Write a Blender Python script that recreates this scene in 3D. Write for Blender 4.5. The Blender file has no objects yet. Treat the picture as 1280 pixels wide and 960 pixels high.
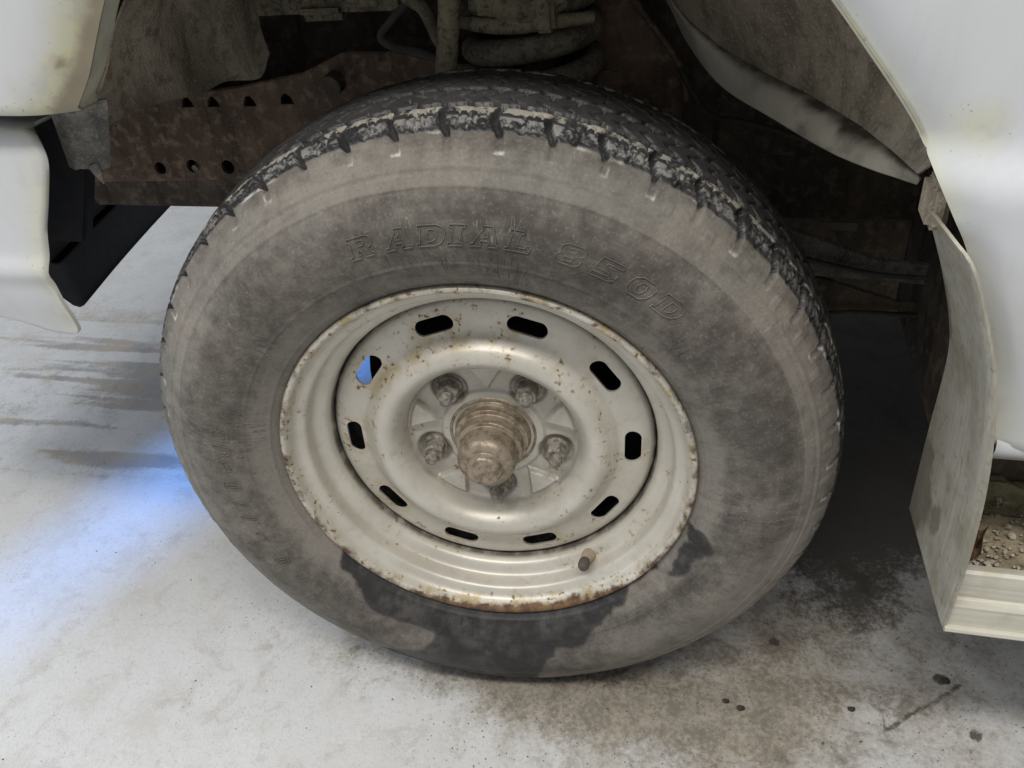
import bpy, bmesh, math, random
import numpy as np
from mathutils import Vector, Matrix
from math import sin, cos, pi, radians, atan2, hypot

random.seed(7)
rng = np.random.default_rng(11)
scene = bpy.context.scene
col = scene.collection

# ------------------------------------------------------------------ camera
cam_d = bpy.data.cameras.new("camera")
cam = bpy.data.objects.new("camera", cam_d); col.objects.link(cam)
cam_d.sensor_width = 36.0
cam_d.lens = 29.25
cam_d.clip_start = 0.02; cam_d.clip_end = 200
m = Matrix(((0.96913, -0.06729, 0.23721, 0.21681), (0.23264, 0.56835, -0.78921, -0.59301),
            (-0.08171, 0.82003, 0.56646, 0.87904), (0, 0, 0, 1)))
cam.matrix_world = m
scene.camera = cam

# ------------------------------------------------------------------ world and lamps (a workshop: no sun, no sky)
w = bpy.data.worlds.new("World"); scene.world = w; w.use_nodes = True
w.node_tree.nodes["Background"].inputs[0].default_value = (0.92, 0.95, 1.0, 1)
w.node_tree.nodes["Background"].inputs[1].default_value = 0.34

def area(name, loc, target, sx, sy, power, color):
    d = bpy.data.lights.new(name, 'AREA'); d.shape = 'RECTANGLE'; d.size = sx; d.size_y = sy
    d.energy = power; d.color = color
    o = bpy.data.objects.new(name, d); col.objects.link(o); o.location = loc
    o.rotation_euler = (Vector(target) - Vector(loc)).to_track_quat('-Z', 'Y').to_euler()
    return o
# two ceiling tubes on the camera's side of the vehicle, a daylit doorway in front of it, an added narrow blue spot that makes the floor's blue patch
area("ceiling_tube_lamp", (0.2, -1.25, 2.9), (0.15, -0.1, 0.0), 2.4, 0.30, 58, (1.0, 0.965, 0.91))
area("ceiling_tube_lamp", (-1.3, -0.5, 2.9), (-1.0, 0.2, 0.0), 0.30, 2.4, 34, (0.95, 0.97, 1.0))
area("doorway_light", (-4.2, 0.2, 1.5), (0, 0.2, 0.2), 3.0, 2.4, 75, (0.72, 0.84, 1.0))
sp = bpy.data.lights.new("blue_patch_spot", 'SPOT'); sp.energy = 1900; sp.color = (0.05, 0.30, 1.0)
sp.spot_size = radians(4.6); sp.spot_blend = 0.45; sp.shadow_soft_size = 0.10
so = bpy.data.objects.new("blue_patch_spot", sp); col.objects.link(so); so.location = (0.05, 2.3, 0.42)
so.rotation_euler = (Vector((-0.600, 0.43, 0.0)) - so.location).to_track_quat('-Z', 'Y').to_euler()

scene.view_settings.view_transform = 'Standard'
scene.view_settings.look = 'None'
scene.view_settings.exposure = 0.12
scene.view_settings.gamma = 1.0
scene.view_settings.use_curve_mapping = False
scene.cycles.max_bounces = 5

# ------------------------------------------------------------------ numeric helpers
def vnoise(P, scale, seed=0):
    """value noise, P (n,3) -> n values in 0..1"""
    Q = np.asarray(P, float) * scale + seed * 17.31
    I = np.floor(Q).astype(np.int64); F = Q - I
    F = F * F * (3 - 2 * F)
    def h(i, j, k):
        n = (i * 374761393 + j * 668265263 + k * 1274126177 + seed * 974711) & 0x7fffffff
        n = ((n ^ (n >> 13)) * 1274126177) & 0x7fffffff
        return ((n ^ (n >> 16)) & 0xffff) / 65535.0
    r = 0
    for a in (0, 1):
        for b in (0, 1):
            for c in (0, 1):
                wgt = (F[:, 0] if a else 1 - F[:, 0]) * (F[:, 1] if b else 1 - F[:, 1]) * (F[:, 2] if c else 1 - F[:, 2])
                r = r + wgt * h(I[:, 0] + a, I[:, 1] + b, I[:, 2] + c)
    return r
def fbm(P, scale, seed=0, o=4):
    r = 0; a = 1.0; t = 0
    for k in range(o):
        r = r + a * vnoise(P, scale * 2 ** k, seed + k); t += a; a *= 0.5
    return r / t
def smooth(a, b, x):
    t = np.clip((x - a) / (b - a), 0, 1); return t * t * (3 - 2 * t)
def spline(pts, n):
    """Catmull-Rom through pts, n samples"""
    P = np.array(pts, float); k = len(P)
    E = np.vstack([2 * P[0] - P[1], P, 2 * P[-1] - P[-2]])
    L = np.concatenate([[0], np.cumsum(np.linalg.norm(np.diff(P, axis=0), axis=1))]); L = L / L[-1]
    out = []
    for t in np.linspace(0, 1, n):
        i = min(int(np.searchsorted(L, t, side='right')) - 1, k - 2)
        u = (t - L[i]) / max(L[i + 1] - L[i], 1e-9)
        p0, p1, p2, p3 = E[i], E[i + 1], E[i + 2], E[i + 3]
        out.append(0.5 * ((2 * p1) + (-p0 + p2) * u + (2 * p0 - 5 * p1 + 4 * p2 - p3) * u * u + (-p0 + 3 * p1 - 3 * p2 + p3) * u ** 3))
    return np.array(out)
def poly_inside(x, y, poly):
    r = np.zeros(len(x), bool); n = len(poly)
    for i in range(n):
        x1, y1 = poly[i]; x2, y2 = poly[(i + 1) % n]
        c = ((y1 > y) != (y2 > y)) & (x < (x2 - x1) * (y - y1) / ((y2 - y1) if y2 != y1 else 1e-9) + x1)
        r ^= c
    return r
def seg_dist(x, y, pts):
    d = np.full(len(x), 1e9)
    for (x1, y1), (x2, y2) in zip(pts[:-1], pts[1:]):
        L = (x2 - x1) ** 2 + (y2 - y1) ** 2
        t = np.clip(((x - x1) * (x2 - x1) + (y - y1) * (y2 - y1)) / L, 0, 1)
        d = np.minimum(d, np.hypot(x - x1 - t * (x2 - x1), y - y1 - t * (y2 - y1)))
    return d

# ------------------------------------------------------------------ mesh helpers
def finish(me, name, mat, parent, smooth_shade=True, sharp=None, loc=None):
    if mat: me.materials.append(mat)
    if smooth_shade:
        me.polygons.foreach_set('use_smooth', np.ones(len(me.polygons), bool))
        if sharp: me.set_sharp_from_angle(angle=radians(sharp))
    me.update()
    o = bpy.data.objects.new(name, me); col.objects.link(o)
    if parent: o.parent = parent
    if loc is not None: o.location = loc
    return o
def mesh_obj(name, V, F, mat, parent=None, smooth_shade=True, sharp=40, attrs=None):
    me = bpy.data.meshes.new(name)
    V = np.asarray(V, np.float32)
    if isinstance(F, np.ndarray):
        nf, k = F.shape
        me.vertices.add(len(V)); me.vertices.foreach_set('co', V.ravel())
        me.loops.add(nf * k); me.loops.foreach_set('vertex_index', F.astype(np.int32).ravel())
        me.polygons.add(nf); me.polygons.foreach_set('loop_start', np.arange(0, nf * k, k, dtype=np.int32))
        me.update(calc_edges=True)
    else:
        me.from_pydata([tuple(map(float, v)) for v in V], [], [tuple(int(i) for i in f) for f in F])
    for k, a in (attrs or {}).items():
        at = me.attributes.new(k, 'FLOAT', 'POINT'); at.data.foreach_set('value', np.asarray(a, np.float32))
    return finish(me, name, mat, parent, smooth_shade, sharp)
def grid_faces(nu, nv, wrap_u=False, wrap_v=False):
    U = np.arange(nu if wrap_u else nu - 1); Vv = np.arange(nv if wrap_v else nv - 1)
    a, b = np.meshgrid(U, Vv, indexing='ij'); a = a.ravel(); b = b.ravel()
    a2 = (a + 1) % nu; b2 = (b + 1) % nv
    return np.stack([a * nv + b, a2 * nv + b, a2 * nv + b2, a * nv + b2], 1)
def lathe(prof, n):
    """profile (r,y) turned about Y; returns verts (n*len,3), faces"""
    prof = np.asarray(prof, float); t = np.arange(n) * 2 * pi / n
    V = np.stack([np.outer(np.cos(t), prof[:, 0]), np.tile(prof[:, 1], (n, 1)), np.outer(np.sin(t), prof[:, 0])], -1)
    return V.reshape(-1, 3), grid_faces(n, len(prof), True, False)
def tube_geo(pts, rad, ns=10, n=None, caps=True):
    P = spline(pts, n) if n else np.array(pts, float)
    rad = np.full(len(P), rad) if np.isscalar(rad) else np.interp(np.linspace(0, 1, len(P)), np.linspace(0, 1, len(rad)), rad)
    T = np.gradient(P, axis=0); T /= np.linalg.norm(T, axis=1)[:, None]
    ref = np.array([0.13, 0.31, 0.94]); V = []
    N = np.cross(T[0], ref); N /= np.linalg.norm(N)
    for i in range(len(P)):
        N = N - T[i] * (N @ T[i]); N /= np.linalg.norm(N); B = np.cross(T[i], N)
        for k in range(ns):
            a = 2 * pi * k / ns; V.append(P[i] + rad[i] * (cos(a) * N + sin(a) * B))
    F = [tuple(f) for f in grid_faces(len(P), ns, False, True)]
    if caps: F += [tuple(range(ns))[::-1], tuple((len(P) - 1) * ns + k for k in range(ns))]
    return np.array(V), F
def tube(name, pts, rad, mat, parent, ns=12, n=None):
    V, F = tube_geo(pts, rad, ns, n); return mesh_obj(name, V, F, mat, parent, True, 50)
def join(parts):
    V = []; F = []; o = 0
    for v, f in parts:
        V.append(np.asarray(v, float)); F += [tuple(int(i) + o for i in q) for q in f]; o += len(v)
    return np.vstack(V), F
def box_geo(lo, hi, bev=0.0):
    bm = bmesh.new(); bmesh.ops.create_cube(bm, size=1)
    for v in bm.verts: v.co = Vector([(lo[i] + hi[i]) / 2 + v.co[i] * (hi[i] - lo[i]) for i in range(3)])
    if bev: bmesh.ops.bevel(bm, geom=bm.edges[:], offset=bev, segments=2, affect='EDGES')
    bm.verts.ensure_lookup_table()
    V = np.array([v.co[:] for v in bm.verts]); F = [tuple(v.index for v in f.verts) for f in bm.faces]; bm.free()
    return V, F
def sheet(name, G, mat, parent, thick=0.0015, attrs=None, sharp=40):
    """grid of points (nu,nv,3) given a real thickness"""
    G = np.asarray(G, float); nu, nv = G.shape[:2]
    du = np.gradient(G, axis=0); dv = np.gradient(G, axis=1)
    N = np.cross(du, dv); N /= (np.linalg.norm(N, axis=2)[:, :, None] + 1e-12)
    A = G + N * thick / 2; B = G - N * thick / 2
    V = np.vstack([A.reshape(-1, 3), B.reshape(-1, 3)]); k = nu * nv
    f = grid_faces(nu, nv); F = [f, f[:, ::-1] + k]
    rim = [i * nv for i in range(nu)] + [(nu - 1) * nv + j for j in range(1, nv)] + [i * nv + nv - 1 for i in range(nu - 2, -1, -1)] + [j for j in range(nv - 2, 0, -1)]
    r = np.array(rim); r2 = np.roll(r, -1)
    F.append(np.stack([r2, r, r + k, r2 + k], 1))
    at = {q: np.concatenate([np.ravel(a), np.ravel(a)]) for q, a in (attrs or {}).items()}
    return mesh_obj(name, V, np.vstack(F), mat, parent, True, sharp, at)
def plate(name, outline, y0, y1, mat, parent, bev=0.002, ofun=None):
    """closed xz outline extruded from y0 to y1 with bevelled rims"""
    bm = bmesh.new(); vs = [bm.verts.new((x, y0, z)) for x, z in outline]
    f = bm.faces.new(vs); r = bmesh.ops.extrude_face_region(bm, geom=[f])
    for v in r['geom']:
        if isinstance(v, bmesh.types.BMVert): v.co.y = y1
    bmesh.ops.recalc_face_normals(bm, faces=bm.faces[:])
    if bev: bmesh.ops.bevel(bm, geom=bm.edges[:], offset=bev, segments=2, affect='EDGES', clamp_overlap=True)
    if ofun:
        bmesh.ops.triangulate(bm, faces=[q for q in bm.faces if len(q.verts) > 4])
        bmesh.ops.subdivide_edges(bm, edges=bm.edges[:], cuts=1)
        for v in bm.verts: v.co = Vector(ofun(*v.co))
    me = bpy.data.meshes.new(name); bm.to_mesh(me); bm.free()
    return finish(me, name, mat, parent, True, 35)
def boolean_cut(obj, cutters):
    """subtract cutter mesh data (verts, faces) from obj with an exact boolean, baked into its mesh"""
    V, F = join(cutters); me = bpy.data.meshes.new('cut'); me.from_pydata([tuple(v) for v in V], [], F); me.update()
    bm = bmesh.new(); bm.from_mesh(me); bmesh.ops.recalc_face_normals(bm, faces=bm.faces[:]); bm.to_mesh(me); bm.free()
    c = bpy.data.objects.new('cut', me); col.objects.link(c)
    c.parent = obj.parent
    md = obj.modifiers.new('b', 'BOOLEAN'); md.operation = 'DIFFERENCE'; md.solver = 'EXACT'; md.object = c
    bpy.context.view_layer.update()
    dg = bpy.context.evaluated_depsgraph_get()
    new = bpy.data.meshes.new_from_object(obj.evaluated_get(dg))
    obj.modifiers.clear(); old = obj.data; obj.data = new; bpy.data.meshes.remove(old)
    bpy.data.objects.remove(c); bpy.data.meshes.remove(me)
    new.name = obj.name

# ------------------------------------------------------------------ materials
class NT:
    def __init__(s, name):
        s.m = bpy.data.materials.new(name); s.m.use_nodes = True; s.t = s.m.node_tree
        s.b = s.t.nodes['Principled BSDF']; s.co = None
    def n(s, typ, **kw):
        x = s.t.nodes.new(typ)
        for k, v in kw.items(): setattr(x, k, v)
        return x
    def put(s, sock, v):
        if isinstance(v, bpy.types.NodeSocket): s.t.links.new(v, sock)
        elif isinstance(v, (tuple, list)) and len(v) == 3 and sock.type == 'RGBA': sock.default_value = (*v, 1)
        else: sock.default_value = v
    def obj(s):
        if not s.co: s.co = s.n('ShaderNodeTexCoord').outputs['Object']
        return s.co
    def scaled(s, v):
        mp = s.n('ShaderNodeMapping'); s.put(mp.inputs[0], s.obj()); mp.inputs['Scale'].default_value = v; return mp.outputs[0]
    def noise(s, scale, detail=4, rough=0.55, vec=None, dist=0.0):
        x = s.n('ShaderNodeTexNoise'); s.put(x.inputs['Vector'], vec or s.obj())
        x.inputs['Scale'].default_value = scale; x.inputs['Detail'].default_value = detail
        x.inputs['Roughness'].default_value = rough; x.inputs['Distortion'].default_value = dist
        return x.outputs['Fac']
    def voro(s, scale, feature='F1', vec=None, rnd=1.0):
        x = s.n('ShaderNodeTexVoronoi', feature=feature); s.put(x.inputs['Vector'], vec or s.obj())
        x.inputs['Scale'].default_value = scale; x.inputs['Randomness'].default_value = rnd
        return x.outputs['Distance']
    def ramp(s, fac, a, b, lo=0.0, hi=1.0):
        x = s.n('ShaderNodeMapRange', interpolation_type='SMOOTHSTEP'); s.put(x.inputs[0], fac)
        for i, v in enumerate((a, b, lo, hi)): x.inputs[i + 1].default_value = v
        return x.outputs[0]
    def math(s, op, a, b=0.0):
        x = s.n('ShaderNodeMath', operation=op); s.put(x.inputs[0], a); s.put(x.inputs[1], b); return x.outputs[0]
    def mul(s, a, b): return s.math('MULTIPLY', a, b)
    def add(s, a, b): return s.math('ADD', a, b)
    def mix(s, fac, a, b):
        x = s.n('ShaderNodeMix', data_type='RGBA'); s.put(x.inputs[0], fac); s.put(x.inputs[6], a); s.put(x.inputs[7], b); return x.outputs[2]
    def attr(s, name):
        x = s.n('ShaderNodeAttribute', attribute_name=name); return x.outputs['Fac']
    def bump(s, h, dist=0.001, strength=1.0, prev=None):
        x = s.n('ShaderNodeBump'); s.put(x.inputs['Height'], h); x.inputs['Distance'].default_value = dist; x.inputs['Strength'].default_value = strength
        if prev: s.put(x.inputs['Normal'], prev)
        return x.outputs[0]
    def done(s, color, rough=0.6, metal=0.0, normal=None, spec=0.5, coat=0.0):
        s.put(s.b.inputs['Base Color'], color); s.put(s.b.inputs['Roughness'], rough); s.put(s.b.inputs['Metallic'], metal)
        s.put(s.b.inputs['Specular IOR Level'], spec)
        if coat: s.b.inputs['Coat Weight'].default_value = coat; s.b.inputs['Coat Roughness'].default_value = 0.25
        if normal: s.put(s.b.inputs['Normal'], normal)
        return s.m

def mat_tyre():
    t = NT('tyre_rubber')
    dust, wet, tread = t.attr('dust'), t.attr('wet'), t.attr('tread')
    n1 = t.noise(14, 5, 0.6); n2 = t.noise(70, 4, 0.6); n3 = t.noise(380, 3, 0.6)
    # radial scuffs: noise fine around the wheel, long from hub to tread
    ang, rad = t.attr('ang'), t.attr('rad')
    cx = t.n('ShaderNodeCombineXYZ'); t.put(cx.inputs[0], t.mul(ang, 34.0)); t.put(cx.inputs[1], t.mul(rad, 30.0)); cx.inputs[2].default_value = 3.0
    sc = t.noise(1.0, 5, 0.7, vec=cx.outputs[0], dist=0.6)
    cy = t.n('ShaderNodeCombineXYZ'); t.put(cy.inputs[0], t.mul(ang, 5.0)); t.put(cy.inputs[1], t.mul(rad, 420.0)); cy.inputs[2].default_value = 9.0
    ring = t.noise(1.0, 4, 0.6, vec=cy.outputs[0])
    def lines(sa, sr, z0, wdt, g0, g1, gs):
        q = t.n('ShaderNodeCombineXYZ'); t.put(q.inputs[0], t.mul(ang, sa)); t.put(q.inputs[1], t.mul(rad, sr)); q.inputs[2].default_value = z0
        nn = t.noise(1.0, 2, 0.5, vec=q.outputs[0], dist=0.3)
        return t.mul(t.ramp(t.math('ABSOLUTE', t.math('SUBTRACT', nn, 0.5)), wdt, wdt * 0.3), t.ramp(t.noise(gs, 3), g0, g1))
    crack = t.mul(lines(30.0, 9.0, 1.0, 0.010, 0.56, 0.64, 24), t.ramp(rad, 0.262, 0.240))
    scuff = t.math('MAXIMUM', lines(16.0, 60.0, 5.0, 0.007, 0.62, 0.70, 27), lines(34.0, 14.0, 8.0, 0.006, 0.60, 0.68, 21))
    wet = t.mul(t.ramp(t.add(wet, t.add(t.mul(t.math('SUBTRACT', n2, 0.5), 0.9), t.mul(t.math('SUBTRACT', n3, 0.5), 0.7))), 0.28, 0.78), t.ramp(t.add(n1, t.mul(n2, 0.4)), 0.62, 0.95, 1.0, 0.72))
    d = t.add(dust, t.mul(t.math('SUBTRACT', n1, 0.5), 1.05))
    d = t.add(d, t.mul(t.math('SUBTRACT', n2, 0.5), 1.0))
    d = t.add(d, t.mul(t.math('SUBTRACT', sc, 0.5), 0.34))
    d = t.add(d, t.mul(t.math('SUBTRACT', ring, 0.5), 0.22))
    d = t.ramp(d, 0.0, 1.0)
    hue = t.mix(t.ramp(t.noise(9, 3), 0.35, 0.65), (0.222, 0.198, 0.170), (0.196, 0.184, 0.158))
    c = t.mix(d, (0.066, 0.057, 0.049), hue)
    c = t.mix(t.mul(crack, 0.6), c, (0.035, 0.031, 0.028))
    # tread faces: bluish dark rubber, pale dried mud in patches
    mud = t.ramp(t.add(t.add(t.noise(60, 5, 0.65), t.mul(t.noise(220, 3), 0.35)), t.attr('mud')), 0.74, 0.86)
    pale = t.ramp(t.add(t.noise(48, 4, 0.65, dist=0.5), t.mul(t.math('SUBTRACT', t.noise(240, 3, 0.6), 0.5), 0.5)), 0.42, 0.58)
    ct = t.mix(mud, t.mix(t.mul(pale, t.attr('pale')), (0.031, 0.031, 0.032), (0.25, 0.243, 0.232)), t.mix(t.attr('shoulder'), (0.14, 0.125, 0.105), (0.33, 0.305, 0.26)))
    c = t.mix(tread, c, ct)
    c = t.mix(t.mul(t.mul(t.ramp(n3, 0.55, 0.70), t.math('SUBTRACT', 1.0, tread)), 0.20), c, (0.36, 0.33, 0.29))
    c = t.mix(t.mul(t.mul(t.ramp(n3, 0.45, 0.32), t.math('SUBTRACT', 1.0, tread)), 0.22), c, (0.060, 0.053, 0.046))
    c = t.mix(t.mul(t.attr('chip'), t.ramp(n2, 0.35, 0.55)), c, (0.50, 0.48, 0.45))
    c = t.mix(wet, c, t.mix(t.ramp(n2, 0.35, 0.7), (0.022, 0.021, 0.021), (0.042, 0.039, 0.037)))
    c = t.mix(t.mul(t.mul(scuff, t.math('SUBTRACT', 1.0, t.math('MAXIMUM', tread, wet))), 0.45), c, (0.40, 0.37, 0.33))
    h = t.add(t.mul(n3, 0.5), t.add(t.mul(sc, 0.8), t.add(t.mul(n2, 0.5), t.mul(crack, -0.9))))
    rough = t.mix(wet, t.mix(tread, (0.80,) * 3, (0.38,) * 3), (0.52,) * 3)
    return t.done(c, rough, 0, t.bump(h, 0.0010, 0.8), 0.35)
def mat_rim():
    t = NT('rim_paint')
    rad = t.attr('rad'); rust = t.attr('rust')
    n1 = t.noise(18, 5); n2 = t.noise(90, 4); n3 = t.noise(30, 4, 0.6)
    c = t.mix(t.ramp(n1, 0.3, 0.7), (0.585, 0.555, 0.49), (0.505, 0.475, 0.41))
    c = t.mix(t.mul(t.ramp(n2, 0.5, 0.75), 0.35), c, (0.40, 0.35, 0.27))
    # brake-dust film and yellow seep round the spots
    v = t.math('SUBTRACT', 1.0, t.noise(190, 3, 0.55)); sp = t.ramp(v, 0.385, 0.335)
    gate = t.ramp(t.add(n3, t.mul(rust, 0.50)), 0.55, 0.70)
    halo = t.ramp(v, 0.47, 0.34)
    seep = t.mul(t.ramp(t.noise(34, 4, 0.6), 0.50, 0.66), t.ramp(rust, 0.12, 0.36))
    c = t.mix(t.mul(seep, 0.85), c, (0.39, 0.31, 0.15))
    c = t.mix(t.mul(t.mul(halo, gate), 0.70), c, (0.34, 0.245, 0.10))
    c = t.mix(t.mul(t.mul(sp, gate), 0.85), c, (0.15, 0.090, 0.042))
    lip = t.ramp(t.add(rust, t.mul(t.math('SUBTRACT', t.noise(45, 5, 0.65), 0.5), 1.6)), 0.50, 0.95)
    c = t.mix(lip, c, t.mix(t.ramp(n2, 0.4, 0.6), (0.17, 0.098, 0.048), (0.085, 0.050, 0.028)))
    grime_shade = t.attr('grime_shade')
    c = t.mix(t.mul(grime_shade, t.ramp(t.noise(55, 4), 0.25, 0.6, 0.35, 1.0)), c, (0.085, 0.075, 0.055))
    dirt = t.add(t.mul(sp, gate), lip)
    rough = t.add(0.40, t.mul(dirt, 0.3))
    return t.done(c, rough, 0.25, t.bump(t.add(t.mul(n2, 0.4), t.mul(t.noise(500, 2), 0.2)), 0.0006, 0.5), 0.5)
def mat_hub():
    t = NT('greasy_hub_metal'); n = t.noise(120, 5, 0.65); n2 = t.noise(45, 4)
    c = t.mix(t.ramp(n, 0.4, 0.65), (0.35, 0.295, 0.225), (0.185, 0.14, 0.095))
    c = t.mix(t.mul(t.ramp(n2, 0.56, 0.72), 0.45), c, (0.20, 0.10, 0.06))
    return t.done(c, t.ramp(n, 0.3, 0.7, 0.36, 0.62), 0.5, t.bump(t.add(n, t.mul(t.noise(500, 3), 0.6)), 0.0006, 0.6))
def mat_nut():
    t = NT('lug_nut_metal'); n = t.noise(160, 4)
    c = t.mix(t.ramp(n, 0.42, 0.6), (0.30, 0.28, 0.24), (0.17, 0.14, 0.11))
    return t.done(c, 0.55, 0.3, t.bump(n, 0.0008, 0.6))
def mat_paint():
    t = NT('white_body_paint')
    e = t.attr('stain'); n = t.noise(22, 5, 0.6); n2 = t.noise(130, 4, 0.6); n3 = t.noise(5, 3)
    c = t.mix(t.ramp(n3, 0.35, 0.65), (0.595, 0.61, 0.625), (0.56, 0.572, 0.58))
    film = t.noise(1.0, 5, 0.65, vec=t.scaled((38, 38, 6)), dist=0.5)
    c = t.mix(t.mul(t.ramp(film, 0.45, 0.75), 0.22), c, (0.47, 0.455, 0.40))
    k = t.ramp(t.add(e, t.mul(t.math('SUBTRACT', n, 0.5), 0.55)), 0.22, 1.0)
    c = t.mix(t.mul(k, 0.85), c, t.mix(t.ramp(t.noise(40, 4), 0.45, 0.6), (0.55, 0.53, 0.30), (0.44, 0.405, 0.27)))
    spk = t.mul(t.ramp(t.voro(210), 0.20, 0.08), t.mul(t.ramp(t.noise(30, 3), 0.5, 0.62), t.ramp(t.add(e, n), 0.80, 1.0)))
    c = t.mix(t.mul(spk, 0.8), c, (0.20, 0.16, 0.07))
    dots = t.mul(t.ramp(t.voro(17), 0.022, 0.010), t.ramp(n2, 0.54, 0.6))
    c = t.mix(t.mul(dots, 0.8), c, (0.20, 0.17, 0.13))
    c = t.mix(t.mul(t.ramp(t.add(e, t.mul(n, 0.6)), 1.12, 1.42), 0.75), c, (0.22, 0.17, 0.115))
    rough = t.add(0.30, t.mul(k, 0.3))
    return t.done(c, rough, 0, t.bump(t.mul(n2, 0.5), 0.0003, 0.4), 0.5, coat=0.35)
def mat_dirty(name, a, b, dark, rough=0.9, scale=1.0, spec=0.2):
    t = NT(name); n = t.noise(9 * scale, 6, 0.62, dist=0.5); n2 = t.noise(60 * scale, 5, 0.68); n3 = t.noise(420, 3)
    run = t.noise(1.0, 4, 0.6, vec=t.scaled((42, 42, 7)), dist=0.4)      # vertical mud runs
    c = t.mix(t.ramp(n, 0.36, 0.62), a, b)
    c = t.mix(t.mul(t.ramp(run, 0.46, 0.66), 0.6), c, tuple(x * 0.45 for x in b))
    c = t.mix(t.mul(t.ramp(n2, 0.48, 0.66), 0.8), c, dark)
    c = t.mix(t.mul(t.ramp(n3, 0.54, 0.70), 0.5), c, tuple(x * 1.35 for x in a))
    return t.done(c, rough, 0, t.bump(t.add(n2, t.mul(n3, 0.6)), 0.0022, 0.9), spec)
def mat_overspray():
    t = NT('dirty_overspray'); k = t.attr('dirt'); n2 = t.noise(60, 5, 0.65); n = t.noise(20, 5)
    c = t.mix(t.ramp(n, 0.4, 0.62), (0.44, 0.41, 0.335), (0.32, 0.298, 0.235))
    c = t.mix(t.ramp(t.add(k, t.mul(t.math('SUBTRACT', n2, 0.5), 1.1)), 0.15, 1.05), c, (0.070, 0.060, 0.048))
    return t.done(c, 0.85, 0, t.bump(n2, 0.001, 0.6), 0.2)
def mat_alu():
    t = NT('dull_aluminium'); k = t.attr('dirt')
    s1 = t.noise(1.0, 5, 0.65, vec=t.scaled((260, 260, 7))); n = t.noise(26, 5); n2 = t.noise(130, 4)
    c = t.mix(t.ramp(s1, 0.3, 0.7), (0.45, 0.43, 0.365), (0.35, 0.33, 0.27))
    c = t.mix(t.mul(t.ramp(n, 0.42, 0.66), 0.55), c, (0.24, 0.215, 0.15))
    c = t.mix(t.mul(t.ramp(n2, 0.55, 0.7), 0.45), c, (0.17, 0.15, 0.11))
    kk = t.ramp(t.add(k, t.mul(t.math('SUBTRACT', n2, 0.5), 0.5)), 0.25, 0.75)
    c = t.mix(t.mul(kk, 0.62), c, (0.13, 0.112, 0.085))
    return t.done(c, 0.62, 0.18, t.bump(t.add(s1, t.mul(n2, 0.5)), 0.0005, 0.6), 0.4)
def mat_step():
    t = NT('step_aluminium'); s1 = t.noise(1.0, 5, 0.6, vec=t.scaled((6, 220, 220))); n = t.noise(35, 5); n2 = t.noise(160, 4)
    c = t.mix(t.ramp(s1, 0.3, 0.7), (0.62, 0.60, 0.52), (0.50, 0.48, 0.40))
    c = t.mix(t.mul(t.ramp(n, 0.5, 0.7), 0.35), c, (0.38, 0.33, 0.20))
    return t.done(c, 0.5, 0.15, t.bump(t.add(s1, n2), 0.0005, 0.5), 0.45)
def mat_stepdirt():
    t = NT('step_tread_dirt'); n = t.noise(16, 6, 0.65, dist=0.5); n2 = t.noise(110, 5, 0.7); k = t.attr('dirt')
    c = t.mix(t.ramp(n, 0.38, 0.62), (0.37, 0.31, 0.205), (0.20, 0.165, 0.115))
    c = t.mix(t.mul(t.ramp(n2, 0.5, 0.68), 0.7), c, (0.085, 0.068, 0.045))
    c = t.mix(t.mul(t.ramp(n2, 0.45, 0.3), 0.4), c, (0.42, 0.37, 0.25))
    c = t.mix(t.mul(k, 0.8), c, t.mix(t.ramp(n2, 0.3, 0.6), (0.15, 0.14, 0.06), (0.34, 0.30, 0.18)))
    return t.done(c, 0.92, 0, t.bump(t.add(n2, t.mul(t.noise(500, 3), 0.6)), 0.0025, 0.9), 0.2)
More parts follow.
